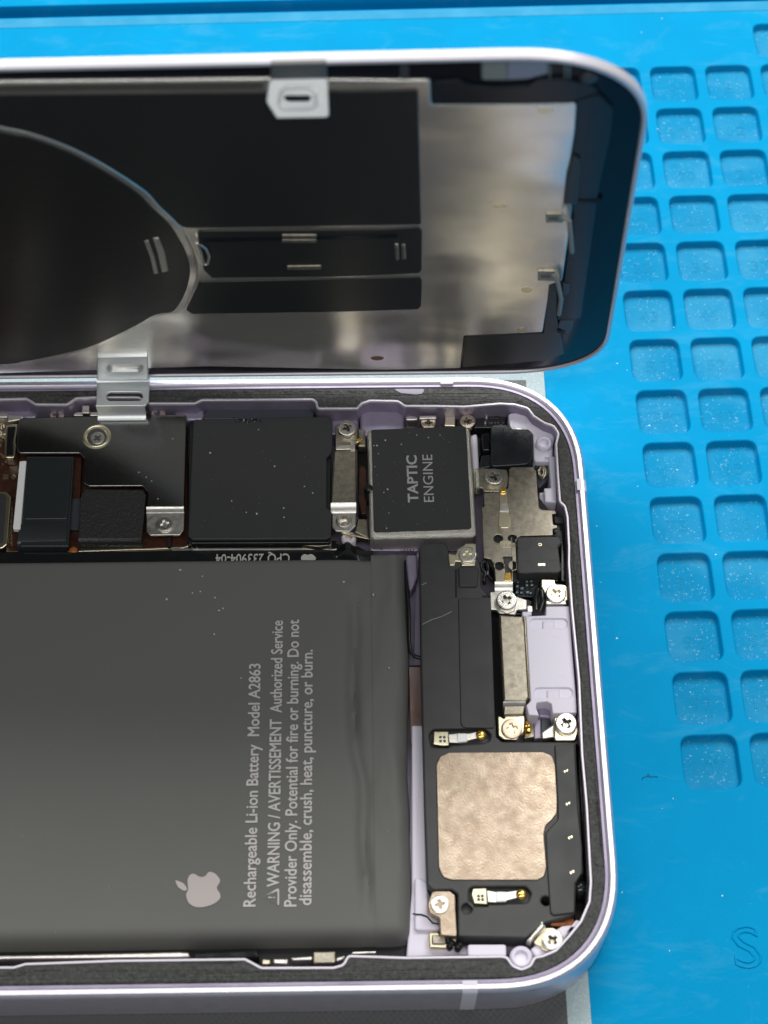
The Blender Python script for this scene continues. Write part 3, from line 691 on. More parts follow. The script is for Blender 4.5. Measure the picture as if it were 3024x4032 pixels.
plate('tongue_highlight', W('D', [(560, 1352), (630, 1352), (652, 1440), (552, 1440)], .622), .61, .624, BRIGHT, mb, .01, .006)
plate('gold_tip', W('D', [(570, 1190), (615, 1188), (626, 1250), (556, 1250)], .64), .60, .645, GOLD, mb, .03, .015)
plate('engraving', W('D', [(555, 1740), (600, 1728), (665, 1735), (680, 1770), (675, 1802), (560, 1802)], .6015), .595, .6025, PALE, mb, .03, .001)
vt = U(*px('D', 568, 1792), .603)
text('engraved_mark', 'O O O O', (vt.x, vt.y), (1, 0), (0, 1), .16, .025, .6028, ENGR, mb)
plate('tongue_outline', W('D', [(668, 1700), (676, 1700), (682, 1850), (664, 1900), ('E', 862, 80), ('E', 855, 80), (658, 1900), (674, 1845)], .603), .595, .604, ENGR, mb, 0, 0)
a = U(*px('E', 722, 290), .6); b = U(*px('E', 868, 290), .6)
strip('bracket_bend', [(a.x, a.y, .60), (a.x, a.y-.02, .595), (a.x, a.y-.05, .57), (a.x, a.y-.075, .555), (a.x, a.y-.10, .55)], (b.x-a.x, 0, 0), .02, BRIGHT, mb)
plate('bracket_foot', W('E', [(720, 345), (868, 342), (872, 400), (985, 440), (985, 515), (905, 522), (890, 560), (760, 550), (735, 522), (685, 520), (680, 375), (720, 372)], .545), .50, .545, BRIGHT, mb, .015, .01)
screw('E', 818, 436, 84, .615, ph, 's', 30, label='cross-head screw at the foot of the tall steel bracket')
plate('screw_washer', W('E', [(740, 440), (760, 520), (820, 555), (885, 530), (905, 440), (880, 380), (760, 380)], .56), .54, .565, BRIGHT, mb, .03, .01)
mt = plate('motor_tab', W('D', [(305, 1012), (345, 1000), (630, 1015), (645, 1100), (628, 1190), (555, 1243), (392, 1240), (385, 1200), (310, 1215)], .585), .53, .585, STEEL, ph, .03, .012)
screw('D', 500, 1085, 92, .66, ph, 's', 20, label='large screw between the motor and the tall steel bracket')
plate('tab_ridge', W('D', [(308, 1015), (345, 1003), (355, 1200), (318, 1215)], .60), .5, .61, SAND, mt, .02, .02)
for x in (410, 450, 490): plate('bright_edge', W('D', [(x, 1215), (x+28, 1215), (x+25, 1240), (x, 1240)], .60), .58, .604, PALE, mt, .004, .006)
# black square module right of the bracket
bs = plate('black_square_module', W('D', [(745, 1692), (1145, 1686), (1168, 1710), (1172, 1760), ('E', 1240, 0), ('E', 1265, 195), ('E', 1245, 215), ('E', 925, 222), ('E', 905, 205), (728, 1720)], .63), .40, .63, BLK, ph, .02, .015, label='square black plastic module beside the right rim')
plate('module_slot', W('D', [(938, 1958), (1015, 1958), (1015, 1986), (938, 1986)], .632), .6, .634, BRIGHT, bs, .01, .002)
for x, y in ((795, 1750), (1095, 1742), (815, 1995), (1100, 1990)):
    bm = bmesh.new(); c0 = U(*px('D', x, y), .63)
    tube_bm(bm, [(c0.x+.085*math.cos(t), c0.y+.085*math.sin(t), .629) for t in [k*math.pi/12 for k in range(25)]], .0035, 6)
    finish(bm, 'moulded_ring', BLK, bs)
screw('D', 960, 1770, 20, .635, bs, 'g', 0)
plate('module_side', W('D', [(1085, 1470), (1130, 1480), (1150, 1500), (1205, 1500), (1220, 1830), ('E', 1305, 0), ('E', 1320, 290), ('E', 1260, 285), ('E', 1260, 0), (1170, 1760), (1095, 1670)], .50), .3, .50, BLKG, bs, .02, .012)
plate('black_lug', W('D', [(1100, 1480), (1190, 1490), (1200, 1550), (1110, 1555)], .55), .3, .55, BLK, bs, .02, .012)
plate('module_tail', W('E', [(880, 225), (1250, 225), (1250, 290), (1100, 268), (1050, 420), (900, 410), (875, 290)], .44), .3, .44, BLKG, bs, .03, .01)
bm = bmesh.new()
for (x, y, s) in [(905, 290, 16), (905, 330, 14), (945, 345, 15), (985, 285, 13), (1020, 285, 13), (985, 320, 13), (1025, 320, 13), (990, 375, 15), (1015, 385, 12), (940, 380, 13), (905, 375, 13)]:
    q = W('E', [(x-s, y-s*.8), (x+s, y-s*.8), (x+s, y+s*.8), (x-s, y+s*.8)], .48); prism_bm(bm, fillet(q, .008), [], .43, .475+random.uniform(0, .02), .008)
finish(bm, 'tiny_components', CHIPB, bs)
# black loop of the cable
bm = bmesh.new(); tube_bm(bm, [U(*px('J', x, y), z) for x, y, z in ((965, 470, .5), (960, 440, .55), (975, 370, .56), (935, 330, .56), (930, 285, .56), (960, 262, .57), (990, 275, .57), (1000, 330, .57), (995, 380, .55), (1020, 420, .52), (1055, 435, .5))], .022, 10)
finish(bm, 'looped_cable', BLKG, ph)
bm = bmesh.new(); tube_bm(bm, [U(*px('E', x, y), z) for x, y, z in ((1060, 520, .5), (1055, 420, .55), (1075, 350, .56), (1105, 370, .56), (1115, 450, .55), (1095, 530, .5))], .03, 10)
finish(bm, 'looped_cable', BLKG, ph)

# ---- speaker
SPK = [('J', 352, 150), ('J', 385, 95), ('J', 600, 92), ('J', 622, 120), ('J', 640, 200), ('J', 900, 205), ('J', 935, 330), ('E', 610, 330), ('E', 690, 430), ('E', 700, 700), ('E', 722, 1300), ('E', 735, 1560), ('E', 780, 1597), ('E', 1405, 1600), ('F', 1240, 135),
       ('F', 1262, 600), ('F', 1285, 1080), ('F', 1232, 1160), ('F', 1225, 1380), ('F', 1180, 1400), ('F', 1010, 1445), ('F', 872, 1555), ('F', 375, 1545), ('F', 372, 1235), ('F', 330, 1205), ('F', 195, 1208), ('F', 150, 1170), ('F', 130, 600), ('E', 120, 1000), ('E', 108, 60)]
GX2 = U(*px('F', 650, 650), .57)
def slot(f, pts, z, r): return (W(f, pts, z), r)
sl1 = slot('E', [(185, 1540), (215, 1495), (640, 1490), (690, 1535), (680, 1590), (620, 1610), (380, 1625), (340, 1645), (200, 1645)], .58, .05)
sl2 = slot('F', [(455, 1200), (485, 1182), (870, 1182), (908, 1230), (880, 1300), (600, 1310), (590, 1325), (490, 1325), (455, 1290)], .58, .05)
ph1 = circ(U(*px('F', 440, 1340), .58), .052); ph2 = circ(U(*px('F', 1012, 1285), .58), .048)
spk = plate('speaker', W('E', SPK, .58), .24, .58, BLK, ph, .03, .02, holes=[sl1, sl2, (ph1, 0), (ph2, 0)], label='long black speaker module with a square copper-coloured plate')
plate('slot_floor', W('F', [(170, 0), (640, 0), (640, 180), (170, 180)], .5), .45, .50, BLK, spk, 0, 0)
plate('slot_floor', W('F', [(400, 1150), (940, 1150), (940, 1400), (400, 1400)], .5), .45, .50, BLK, spk, 0, 0)
plate('speaker_plate', W('F', [(214, 300), (240, 235), (310, 204), (990, 200), (1060, 230), (1083, 300), (1098, 560), (1095, 650), (1060, 695), (1015, 735), (1000, 800), (1020, 1040), (1003, 1110), (950, 1136), (330, 1135), (262, 1112), (232, 1040)], .595), .57, .595, PLATE, spk, .07, .012, label='mottled copper-coloured square plate with one notched edge')
plate('recessed_bar', W('E', [(425, 425), (640, 428), (690, 440), (700, 700), (722, 1485), (490, 1482), (462, 1478), (445, 1440)], .60), .56, .597, BLKM, spk, .03, .008)
plate('end_cap', W('J', [(722, 312), (890, 312), (915, 340), (900, 490), (885, 500), (728, 498)], .605), .55, .608, BLKM, spk, .03, .016)
plate('groove', W('J', [(690, 335), (708, 335), (712, 600), (692, 600)], .583), .57, .5835, DARK, spk, 0, 0)
plate('groove', W('J', [(945, 578), (1012, 578), (1012, 598), (945, 598)], .583), .57, .5835, DARK, spk, 0, 0)
sr = plate('side_bar', W('F', [(1075, 150), (1225, 140), (1245, 600), (1278, 900), (1278, 1080), (1225, 1160), (1222, 1372), (1070, 1390), (1045, 1370), (1020, 1000), (1010, 790), (1100, 690), (1098, 560)], .605), .56, .605, BLKM, spk, .03, .014)
for x, y in ((1157, 343), (1172, 580), (1190, 825), (1203, 1077)):
    bm = bmesh.new(); c0 = U(*px('F', x, y), .607)
    for s in (-1, 1): lathe_bm(bm, (c0.x+s*.013, c0.y+s*.006), [(.016, .60), (.014, .612), (.004, .615)], 12)
    finish(bm, 'pin_mark', PALE, spk)
def contact(f, base, arm, white, tip, dots, zb):
    ct = plate('spring_contact', W(f, base, zb), .5, zb, PALE, spk, .012, .012)
    plate('spring_arm', W(f, arm, zb+.02), zb-.02, zb+.02, BRIGHT, ct, .012, .01)
    plate('solder_block', W(f, white, zb+.035), zb, zb+.035, WHITE, ct, .006, .006)
    bm = bmesh.new(); c0 = U(*px(f, *tip), zb+.04); lathe_bm(bm, c0, [(.058, zb+.01), (.056, zb+.03), (.035, zb+.045), (.008, zb+.05)], 20)
    finish(bm, 'gold_tip', GOLD, ct)
    bm = bmesh.new()
    for x, y in dots: lathe_bm(bm, U(*px(f, x, y), zb+.003), [(.018, zb-.003), (.014, zb+.006), (.004, zb+.01)], 10)
    finish(bm, 'weld_dots', CHIPB, ct)
    if f == 'E': ct['label'] = 'gold-tipped spring contact above the copper-coloured plate'
    else: ct['label'] = 'gold-tipped spring contact below the copper-coloured plate'
contact('E', [(222, 1512), (345, 1512), (350, 1628), (300, 1632), (218, 1620)], [(340, 1535), (420, 1528), (500, 1530), (590, 1512), (600, 1565), (500, 1590), (420, 1608), (345, 1605)], [(418, 1530), (492, 1530), (498, 1595), (420, 1603)], (610, 1538), [(278, 1560), (310, 1560), (280, 1592), (313, 1592)], .585)
contact('F', [(482, 1192), (583, 1190), (590, 1312), (490, 1305), (470, 1240)], [(580, 1205), (650, 1218), (725, 1218), (820, 1205), (825, 1260), (725, 1285), (650, 1298), (590, 1295)], [(650, 1218), (722, 1218), (727, 1288), (652, 1292)], (836, 1235), [(524, 1250), (552, 1250), (526, 1275), (554, 1275)], .585)
# screw plates on the speaker
plate('screw_plate', W('J', [(630, 185), (700, 200), (715, 150), (785, 105), (785, 95), (885, 95), (888, 170), (905, 195), (890, 215), (878, 300), (752, 302), (748, 265), (695, 262), (688, 300), (640, 300), (630, 250)], .605), .57, .605, PALE, spk, .012, .010, label='pale metal plate with a hooked foot at the head of the speaker')
screw('J', 808, 195, 84, .63, ph, 's', 5, label='screw in the hooked pale plate below the motor')
plate('screw_plate', W('F', [(185, 1222), (210, 1212), (315, 1212), (355, 1245), (362, 1400), (370, 1545), (245, 1535), (240, 1410), (165, 1370), (152, 1310)], .60), .5, .60, PLATE, spk, .03, .012, label='copper-coloured tab with a screw at the lower left of the speaker')
screw('F', 243, 1310, 68, .62, ph, 's', 12, label='screw in the copper-coloured tab below the speaker plate')
plate('brass_socket', W('F', [(160, 1512), (235, 1510), (250, 1540), (370, 1545), (350, 1630), (165, 1625)], .48), .3, .48, PALE, spk, .02, .015)
plate('brass_socket', W('F', [(185, 1530), (290, 1535), (288, 1600), (185, 1600)], .50), .3, .50, STEEL, spk, .02, .015)
bm = bmesh.new()
for x, y in ((305, 1575), (330, 1590), (315, 1610), (375, 1620), (390, 1600), (300, 1560)): lathe_bm(bm, U(*px('F', x, y), .5), [(.035, .4), (.04, .48), (.025, .51), (.006, .52)], 10)
finish(bm, 'black_blobs', BLKG, spk)
a = U(*px('F', 1000, 1440), .62); b = U(*px('F', 878, 1555), .62)
plate('slanted_tab', W('F', [(985, 1428), (1015, 1470), (935, 1545), (905, 1588), (872, 1570)], .62), .45, .62, BRIGHT, spk, .01, .02)
plate('screw_plate', W('F', [(915, 1590), (1005, 1480), (1070, 1480), (1138, 1530), (1138, 1610), (1050, 1660), (980, 1640), (970, 1615)], .56), .45, .56, PALE, spk, .03, .01)
screw('F', 1062, 1568, 76, .615, ph, 's', 40, label='screw nearest the lower right corner of the phone')
bm = bmesh.new(); tube_bm(bm, [U(*px('F', x, y), .45) for x, y in ((1050, 1452), (1120, 1455), (1170, 1445), (1205, 1430))], .025, 10); lathe_bm(bm, U(*px('F', 1185, 1440), .48), [(.055, .40), (.05, .46), (.02, .48)], 14)
finish(bm, 'orange_bead', ORNG, ph)
bm = bmesh.new(); lathe_bm(bm, U(*px('F', 1265, 1195), .5), [(.10, .3), (.10, .48), (.07, .53), (.02, .55)], 18)
finish(bm, 'glossy_plug', BLKG, ph)
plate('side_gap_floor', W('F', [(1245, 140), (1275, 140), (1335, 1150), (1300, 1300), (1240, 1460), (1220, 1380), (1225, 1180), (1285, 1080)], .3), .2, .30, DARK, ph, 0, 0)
plate('black_liner', W('F', [(1255, 138), (1272, 138), (1303, 600), (1332, 1150), (1322, 1290), (1300, 1300), (1312, 1150), (1286, 600)], .66), .2, .66, BLKG, ph, 0, .006)
bm = bmesh.new(); tube_bm(bm, [U(*px('F', x, y), .55) for x, y in ((1250, 150), (1272, 500), (1290, 780), (1300, 900))], .018, 8)
finish(bm, 'black_seal', BLKG, ph)

# ---- port shield and lilac block
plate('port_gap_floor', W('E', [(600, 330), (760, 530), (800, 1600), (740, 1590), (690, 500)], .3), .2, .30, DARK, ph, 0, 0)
gs = plate('port_shield', W('E', [(757, 562), (955, 572), (968, 640), (1002, 1235), (975, 1272), (795, 1272)], .60), .28, .60, STEEL, ph, .012, .02, label='narrow stained steel shield left of the lilac block')
plate('gold_edge', W('E', [(960, 580), (975, 582), (1012, 1240), (1000, 1240)], .615), .4, .615, PALE, gs, .005, .008)
a = U(*px('E', 790, 1272), .6); b = U(*px('E', 975, 1272), .6)
strip('shield_end', [(a.x, a.y, .60), (a.x, a.y-.02, .59), (a.x, a.y-.045, .55), (a.x, a.y-.06, .48), (a.x, a.y-.065, .42)], (b.x-a.x, 0, 0), .02, BRIGHT, gs)
plate('shield_lower', W('E', [(800, 1300), (970, 1300), (955, 1372), (795, 1375)], .56), .4, .56, STEEL, gs, .01, .01)
plate('shield_foot', W('E', [(745, 1380), (800, 1410), (800, 1385), (962, 1380), (970, 1410), (962, 1515), (900, 1585), (800, 1580), (750, 1545)], .52), .44, .52, PALE, gs, .02, .012)
screw('E', 862, 1488, 86, .55, ph, 'g', 10, label='brownish screw between the speaker and the lower end of the narrow shield')
bm = bmesh.new()
for x, y, s in ((985, 1440, 14), (1000, 1462, 13), (978, 1468, 12), (1000, 1500, 18), (985, 1445, 9)):
    q = W('E', [(x-s, y-s), (x+s, y-s), (x+s, y+s), (x-s, y+s)], .5); prism_bm(bm, fillet(q, .01), [], .4, .50, .012)
finish(bm, 'gold_component', GOLD, ph)
for pts, mm, z in (([(970, 1420), (1040, 1400), (1045, 1560), (960, 1575)], STEEL, .40), ([(1040, 1400), (1100, 1390), (1100, 1570), (1045, 1575)], LAVIN, .40), ([(1100, 1400), (1180, 1400), (1180, 1520), (1100, 1560)], NAVY, .42)):
    plate('port_base', W('E', pts, z), .2, z, mm, gs, .01, .01)
plate('spring_finger', W('E', [(1100, 1520), (1180, 1465), (1215, 1440), (1225, 1560), (1105, 1580)], .52), .35, .52, BRIGHT, gs, .03, .02)
plate('corner_plate', W('E', [(1205, 1410), (1240, 1368), (1350, 1368), (1400, 1420), (1405, 1520), (1380, 1590), (1210, 1590)], .575), .44, .575, PALE, ph, .03, .014)
screw('E', 1306, 1445, 90, .635, ph, 's', 30, label='screw below the lilac block, by the right rim')
tl = plate('upper_plate', W('E', [(1100, 268), (1215, 272), (1218, 305), (1300, 315), (1325, 345), (1322, 440), (1240, 480), (1150, 470), (1135, 390), (1100, 330)], .585), .45, .585, PALE, ph, .015, .012)
screw('E', 1222, 384, 84, .63, ph, 's', 35, label='screw above the lilac block, by the right rim')
plate('upper_plate_lip', W('E', [(1135, 455), (1180, 450), (1300, 455), (1310, 485), (1140, 485)], .57), .45, .60, BRIGHT, tl, .01, .01)
for pts, mm, z in (([(890, 440), (985, 430), (1040, 450), (1040, 560), (880, 560)], BLKG, .42), ([(985, 480), (1035, 485), (1035, 540), (985, 540)], BRIGHT, .50)):
    plate('port_fitting', W('E', pts, z), .3, z, mm, tl, .02, .012)
plate('lilac_corner', W('E', [(945, 535), (1020, 530), (1025, 560), (980, 575), (950, 572)], .60), .3, .60, LAVPL, ph, .01, .012)
def stad(f, x0, x1, yt, yb, z, n=8):
    r = (yb-yt)/2; pts = []
    for k in range(n+1): t = -math.pi/2+math.pi*k/n; pts.append((x1-r+r*math.cos(t)*1, (yt+yb)/2+r*math.sin(t)))
    for k in range(n+1): t = math.pi/2+math.pi*k/n; pts.append((x0+r+r*math.cos(t), (yt+yb)/2+r*math.sin(t)))
    return W(f, pts, z)
wb = plate('port_block', W('E', [(975, 572), (1140, 565), (1140, 492), (1330, 490), (1338, 560), (1352, 800), (1388, 1258), (1392, 1362), (1195, 1368), (1185, 1290), (1150, 1270), (1065, 1280), (1060, 1320), (1085, 1385), (1000, 1380), (980, 1300), (1015, 1262)], .64), .3, .64, LAVPL, ph, .012, .012,
      holes=[(stad('E', 1010, 1316, 592, 672, .64), 0), (stad('E', 1043, 1358, 1157, 1237, .64), 0)], label='smooth pale lilac plastic block with two oblong recesses')
plate('recess_floor', W('E', [(1000, 580), (1330, 580), (1345, 690), (1000, 690)], .618), .5, .618, LAVPL, wb, 0, 0)
plate('recess_floor', W('E', [(1030, 1145), (1370, 1145), (1375, 1245), (1030, 1245)], .618), .5, .618, LAVPL, wb, 0, 0)
plate('raised_centre', W('E', [(1110, 608), (1215, 604), (1215, 700), (1110, 700)], .638), .6, .636, LAVPL, wb, .02, .02)
plate('raised_centre', W('E', [(1145, 1172), (1255, 1168), (1255, 1260), (1145, 1260)], .638), .6, .636, LAVPL, wb, .02, .02)
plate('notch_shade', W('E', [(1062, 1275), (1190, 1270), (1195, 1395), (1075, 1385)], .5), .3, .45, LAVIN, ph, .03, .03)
for (x, y) in ((1232, 715), (1258, 1100)):
    bm = bmesh.new(); c0 = U(*px('E', x, y), .64)
    tube_bm(bm, [(c0.x+.06*math.cos(t), c0.y+.06*math.sin(t), .6385) for t in [k*math.pi/12 for k in range(25)]], .003, 6)
    finish(bm, 'moulded_ring', LAVPL, wb)

# ---- flex strip in the gap beside the battery
gf = plate('gap_strip', [Vector((U(872, 0, .3).x+.0, 2.1)), Vector((U(915, 0, .3).x+.06, 2.1)), Vector((U(935, 2060, .3).x, -3.1)), Vector((U(880, 2060, .3).x, -3.1))], .2, .30, LAVIN, ph, 0, 0)
plate('brown_strip', W('I', [(1524, 640), (1590, 640), (1610, 1100), (1535, 1100)], .36), .25, .36, BROWN, ph, .005, .004, label='brown strip glimpsed between battery and speaker')
plate('dark_line', W('I', [(1524, 632), (1590, 632), (1590, 642), (1524, 642)], .365), .25, .365, DARK, ph, 0, 0)
bm = bmesh.new(); tube_bm(bm, [U(*px('I', x, y), .40) for x, y in ((1506, 0), (1508, 140), (1522, 300), (1524, 480), (1532, 550), (1558, 580), (1600, 592))], .022, 8)
finish(bm, 'black_wire', BLKG, ph)
plate('lilac_top_piece', W('J', [(228, 195), (330, 195), (340, 240), (345, 400), (270, 560), (250, 420)], .45), .25, .44, LAVIN, ph, .04, .02)
plate('gap_ledge', W('F', [(60, 1100), (150, 1150), (160, 1380), (235, 1420), (250, 1500), (60, 1500)], .44), .25, .44, LAVPL, ph, .04, .02)
bm = bmesh.new(); tube_bm(bm, [U(*px('F', x, y), .45) for x, y in ((45, 1380), (110, 1385), (150, 1400), (190, 1445), (235, 1455))], .008, 8)
finish(bm, 'moulded_line', DARK, ph)

# ---- battery
XR = [(1193, 877), (1300, 878.5), (1400, 884), (1480, 884), (1560, 881), (1650, 880), (1760, 885), (1900, 889), (2000, 889), (2060, 888)]
ZB = .585
def xr_at(ypx):
    for (ya, xa), (yb, xb) in zip(XR, XR[1:]):
        if ypx <= yb: t = max(0, (ypx-ya)/(yb-ya)); t = t*t*(3-2*t); return xa+(xb-xa)*t
    return XR[-1][1]
ytop = U(400, 1207, ZB).y; ybot = U(400, 2048, ZB-.22).y
def yof(t): return ytop+(ybot-ytop)*t
tab = []
for i in range(200):
    yp = 1190+i*(2065-1190)/199; p = U(xr_at(yp), yp, ZB-.08); tab.append((p.y, p.x))
def xr_w(y):
    for (ya, xa), (yb, xb) in zip(tab, tab[1:]):
        if ya >= y >= yb: return xa+(xb-xa)*((ya-y)/(ya-yb+1e-9))
    return tab[0][1] if y > tab[0][0] else tab[-1][1]
NXB, NYB = 150, 130
bm = bmesh.new(); grid = []
xl = -13.9
xseam = U(805, 1500, ZB).x
YSTEP = U(0, px('I', 0, 1250)[1], ZB).y
def STEP(y): return 1/(1+math.exp((y-YSTEP)/.09))
def bz(x, y, xrr):
    z = ZB
    e = min(y-ybot, ytop-y); rr = .17
    if y-ybot < rr: q = 1-max(0, (y-ybot)/rr); z -= .30*(1-math.sqrt(max(0, 1-q*q)))
    if ytop-y < .06: q = 1-(ytop-y)/.06; z -= .06*(1-math.sqrt(max(0, 1-q*q)))
    d = xrr-x
    if d < .16: q = 1-d/.16; z -= .30*(1-math.sqrt(max(0, 1-q*q)))
    # end fold of the pouch under the wrap: a soft step and crease running down the battery
    xc = U(*px('I', 1190, 0), ZB).x + STEP(y)*.10 + .03*noise.noise((y*1.3, 0, 0))
    if y < ytop-.35 and y > ybot+.2:
        k = min(1, (ytop-.35-y)/.5)*min(1, (y-ybot-.2)/.5)
        z -= .075*k*math.exp(-((x-xc)/.065)**2)
    z -= .03*(1/(1+math.exp(-(x-xc)/.05)))
    if x > xc: z += .045*noise.noise((x*4, y*1.1, 3))+.016*noise.noise((x*8, y*3.2, 1))
    z += .003*noise.noise((x*.8, y*.8, 5))+.002*noise.noise((x*2.2, y*2.2, 8))-.0035
    return z
for j in range(NYB+1):
    t = j/NYB; t = .5-.5*math.cos(math.pi*t)*(.75)-(0 if True else 0) if False else t
    row = []
    # finer rows at the edges
    s = t; y = yof(s) if True else 0
    if j in (0,): y = ytop
    xrr = xr_w(y)
    for i in range(NXB+1):
        u = i/NXB
        x = xl+(xrr-xl)*(1-(1-u)**2.2)
        row.append(bm.verts.new((x, y, bz(x, y, xrr))))
    grid.append(row)
for j in range(NYB):
    for i in range(NXB):
        f = bm.faces.new((grid[j+1][i], grid[j+1][i+1], grid[j][i+1], grid[j][i])); f.smooth = True
def skirt(vs):
    low = [bm.verts.new((v.co.x, v.co.y, .21)) for v in vs]
    for a_, b_, c_, d_ in zip(vs, vs[1:], low[1:], low): f = bm.faces.new((a_, b_, c_, d_)); f.smooth = True
skirt(grid[0]); skirt(grid[-1]); skirt([r_[-1] for r_ in grid]); skirt([r_[0] for r_ in grid])
bmesh.ops.recalc_face_normals(bm, faces=bm.faces)
bat = finish(bm, 'battery', BATT, ph, 'large dark grey battery pack with printed warning text and fruit logo')
# wrap flap: a thin film over the last stretch
bm = bmesh.new(); rows = []
for j in range(121):
    y = ytop+.065-(ytop+.065-ybot)*j/120; yy = max(min(y, ytop-.001), ybot+.001); xrr = xr_w(yy); row = []
    for i in range(16):
        x = xseam+(xrr+.004-xseam)*i/15
        row.append(bm.verts.new((x, y, (bz(min(x, xrr-.0005), yy if y < ytop-.07 else ytop-.07, xrr)+.007 if j > 0 else .50))))
    rows.append(row)
for a_, b_ in zip(rows, rows[1:]):
    for i in range(15): f = bm.faces.new((b_[i], b_[i+1], a_[i+1], a_[i])); f.smooth = True
lo = [bm.verts.new(v.co-Vector((.0, 0, .008))) for v in [r_[0] for r_ in rows]]
L0 = [r_[0] for r_ in rows]
for k in range(len(lo)-1): bm.faces.new((L0[k], L0[k+1], lo[k+1], lo[k]))
bmesh.ops.recalc_face_normals(bm, faces=bm.faces)
finish(bm, 'wrap_flap', BATT, bat, 'wavy end flap of the battery wrap with a straight seam')
zt = ZB+.004
def bt(body, p0, p1, capdx):
    p = U(*p0, zt); q = U(*p1, zt); al = Vector((0, 1)); ln = q.y-p.y; x = (p.x+q.x)/2
    o = text('printed_line', body, (x, p.y), al, Vector((-1, 0)), ln, capdx, zt, INK, bat, 0, th=.0015, spread=.003)
bt('Rechargeable Li-ion Battery  Model A2863', (549, 1958), (565, 1434), .122)
bt('WARNING / AVERTISSEMENT  Authorized Service', (600, 1915), (613, 1341), .122)
bt('Provider Only. Potential for fire or burning. Do not', (636, 1958), (649, 1339), .122)
bt('disassemble, crush, heat, puncture, or burn.', (669, 1955), (678, 1404), .122)
# warning triangle
tc_ = [U(567, 1938, zt), U(603, 1960, zt), U(603, 1917, zt)]
tri = [Vector(p[:2]) for p in tc_]
bm = bmesh.new(); to = fillet(tri, .02); ti = offset(ccw(to), .017)
prism_bm(bm, ccw(to), [ti], zt-.002, zt+.0015, 0)
pc = U(593, 1938.5, zt)
prism_bm(bm, [Vector((pc.x-.065, pc.y-.007)), Vector((pc.x-.022, pc.y-.005)), Vector((pc.x-.022, pc.y+.005)), Vector((pc.x-.065, pc.y+.007))], [], zt-.002, zt+.0015, 0)
prism_bm(bm, circ((pc.x-.004, pc.y), .008, 10), [], zt-.002, zt+.0015, 0)
finish(bm, 'warning_triangle', INK, bat)
# logo
def smooth(pts, n=5):
    out = []
    m = len(pts)
    for i in range(m):
        p0, p1, p2, p3 = (Vector(pts[(i+k) % m]) for k in (-1, 0, 1, 2))
        for k in range(n):
            t = k/n; out.append(.5*((2*p1)+(p2-p0)*t+(2*p0-5*p1+4*p2-p3)*t*t+(3*p1-p0-3*p2+p3)*t**3))
    return out
body = [(813, 222), (811, 200), (811, 178), (820, 160), (838, 154), (848, 159), (866, 166), (884, 165), (897, 150), (912, 146), (932, 156), (950, 178), (948, 194), (942, 210), (943, 222), (950, 238), (951, 258), (930, 280), (900, 293), (868, 299), (840, 296), (817, 281), (806, 258), (805, 240)]
leaf = [(758, 184), (772, 186), (790, 194), (802, 207), (808, 222), (796, 227), (780, 220), (767, 207)]
# bite
body = [(813, 222), (811, 200), (811, 178), (820, 160), (834, 154), (846, 158), (860, 166), (876, 168), (890, 161), (899, 149), (912, 146), (932, 156), (950, 178), (948, 194), (938, 210), (939, 222), (950, 240), (951, 260), (930, 280), (900, 293), (868, 299), (840, 296), (817, 281), (806, 258), (805, 240)]
bm = bmesh.new()
for l in (body, leaf): prism_bm(bm, [Vector(p) for p in W('G', [tuple(v) for v in smooth(l)], zt)], [], zt-.002, zt+.0015, 0)
finish(bm, 'printed_logo', LOGO, bat, 'pinkish grey bitten-fruit logo lying on its side')
# black flex beside the battery with upside-down print
zf = .45
fx = plate('printed_ribbon', W('B', [(-3500, 1612), (-800, 1606), (60, 1590), (1180, 1585), (1300, 1620), (1300, 1720), (-3500, 1720)], zf), .3, zf, BLKG, ph, .01, .006)
p = U(*px('B', 915, 1618), zf); q = U(*px('B', 310, 1630), zf)
text('printed_code', 'CPQ 233904-04', (p.x, p.y), (-1, 0), (0, -1), p.x-q.x, .12, zf+.0005, INK, fx, .01)
bm = bmesh.new(); prism_bm(bm, W('B', [tuple(v) for v in smooth([(1010, 1640), (1035, 1622), (1060, 1628), (1090, 1622), (1120, 1640), (1125, 1665), (1090, 1700), (1040, 1700), (1010, 1670)])], zf), [], zf-.002, zf+.0015, 0)
finish(bm, 'printed_logo', INK, fx)

# ---- bottom edge pieces
plate('side_gap_floor', [Vector((-14, ybot+.02)), Vector((U(890, 2050, .3).x, ybot+.02)), Vector((U(890, 2060, .3).x, -3.32)), Vector((-14, -3.32))], .2, .29, DARK, ph, 0, 0)  # near-black sheet standing in for the shade in the gap below the battery
plate('side_rail', W('G', [(-400, 508), (75, 505), (780, 490), (815, 493), (822, 515), (780, 517), (75, 524), (-400, 532)], .60), .3, .60, BRIGHT, ph, .015, .02)
plate('side_rail_black', W('G', [(835, 495), (1110, 482), (1120, 515), (1050, 518), (835, 522)], .5), .3, .5, BLKG, ph, .015, .02)
cg = [([(1130, 520), (1168, 522), (1170, 545), (1130, 547)], PALE, .55), ([(1180, 520), (1245, 520), (1245, 545), (1180, 543)], BRIGHT, .60), ([(1255, 515), (1350, 508), (1350, 528), (1262, 530)], BRIGHT, .54), ([(1352, 490), (1450, 488), (1450, 540), (1352, 542)], STEEL, .56), ([(1450, 515), (1492, 505), (1485, 525), (1452, 535)], BRIGHT, .56), ([(1520, 492), (1625, 488), (1625, 496), (1520, 500)], BRIGHT, .60)]
for pts, mm, z in cg: plate('button_contact', W('G', pts, z), .3, z, mm, ph, .02, .016)
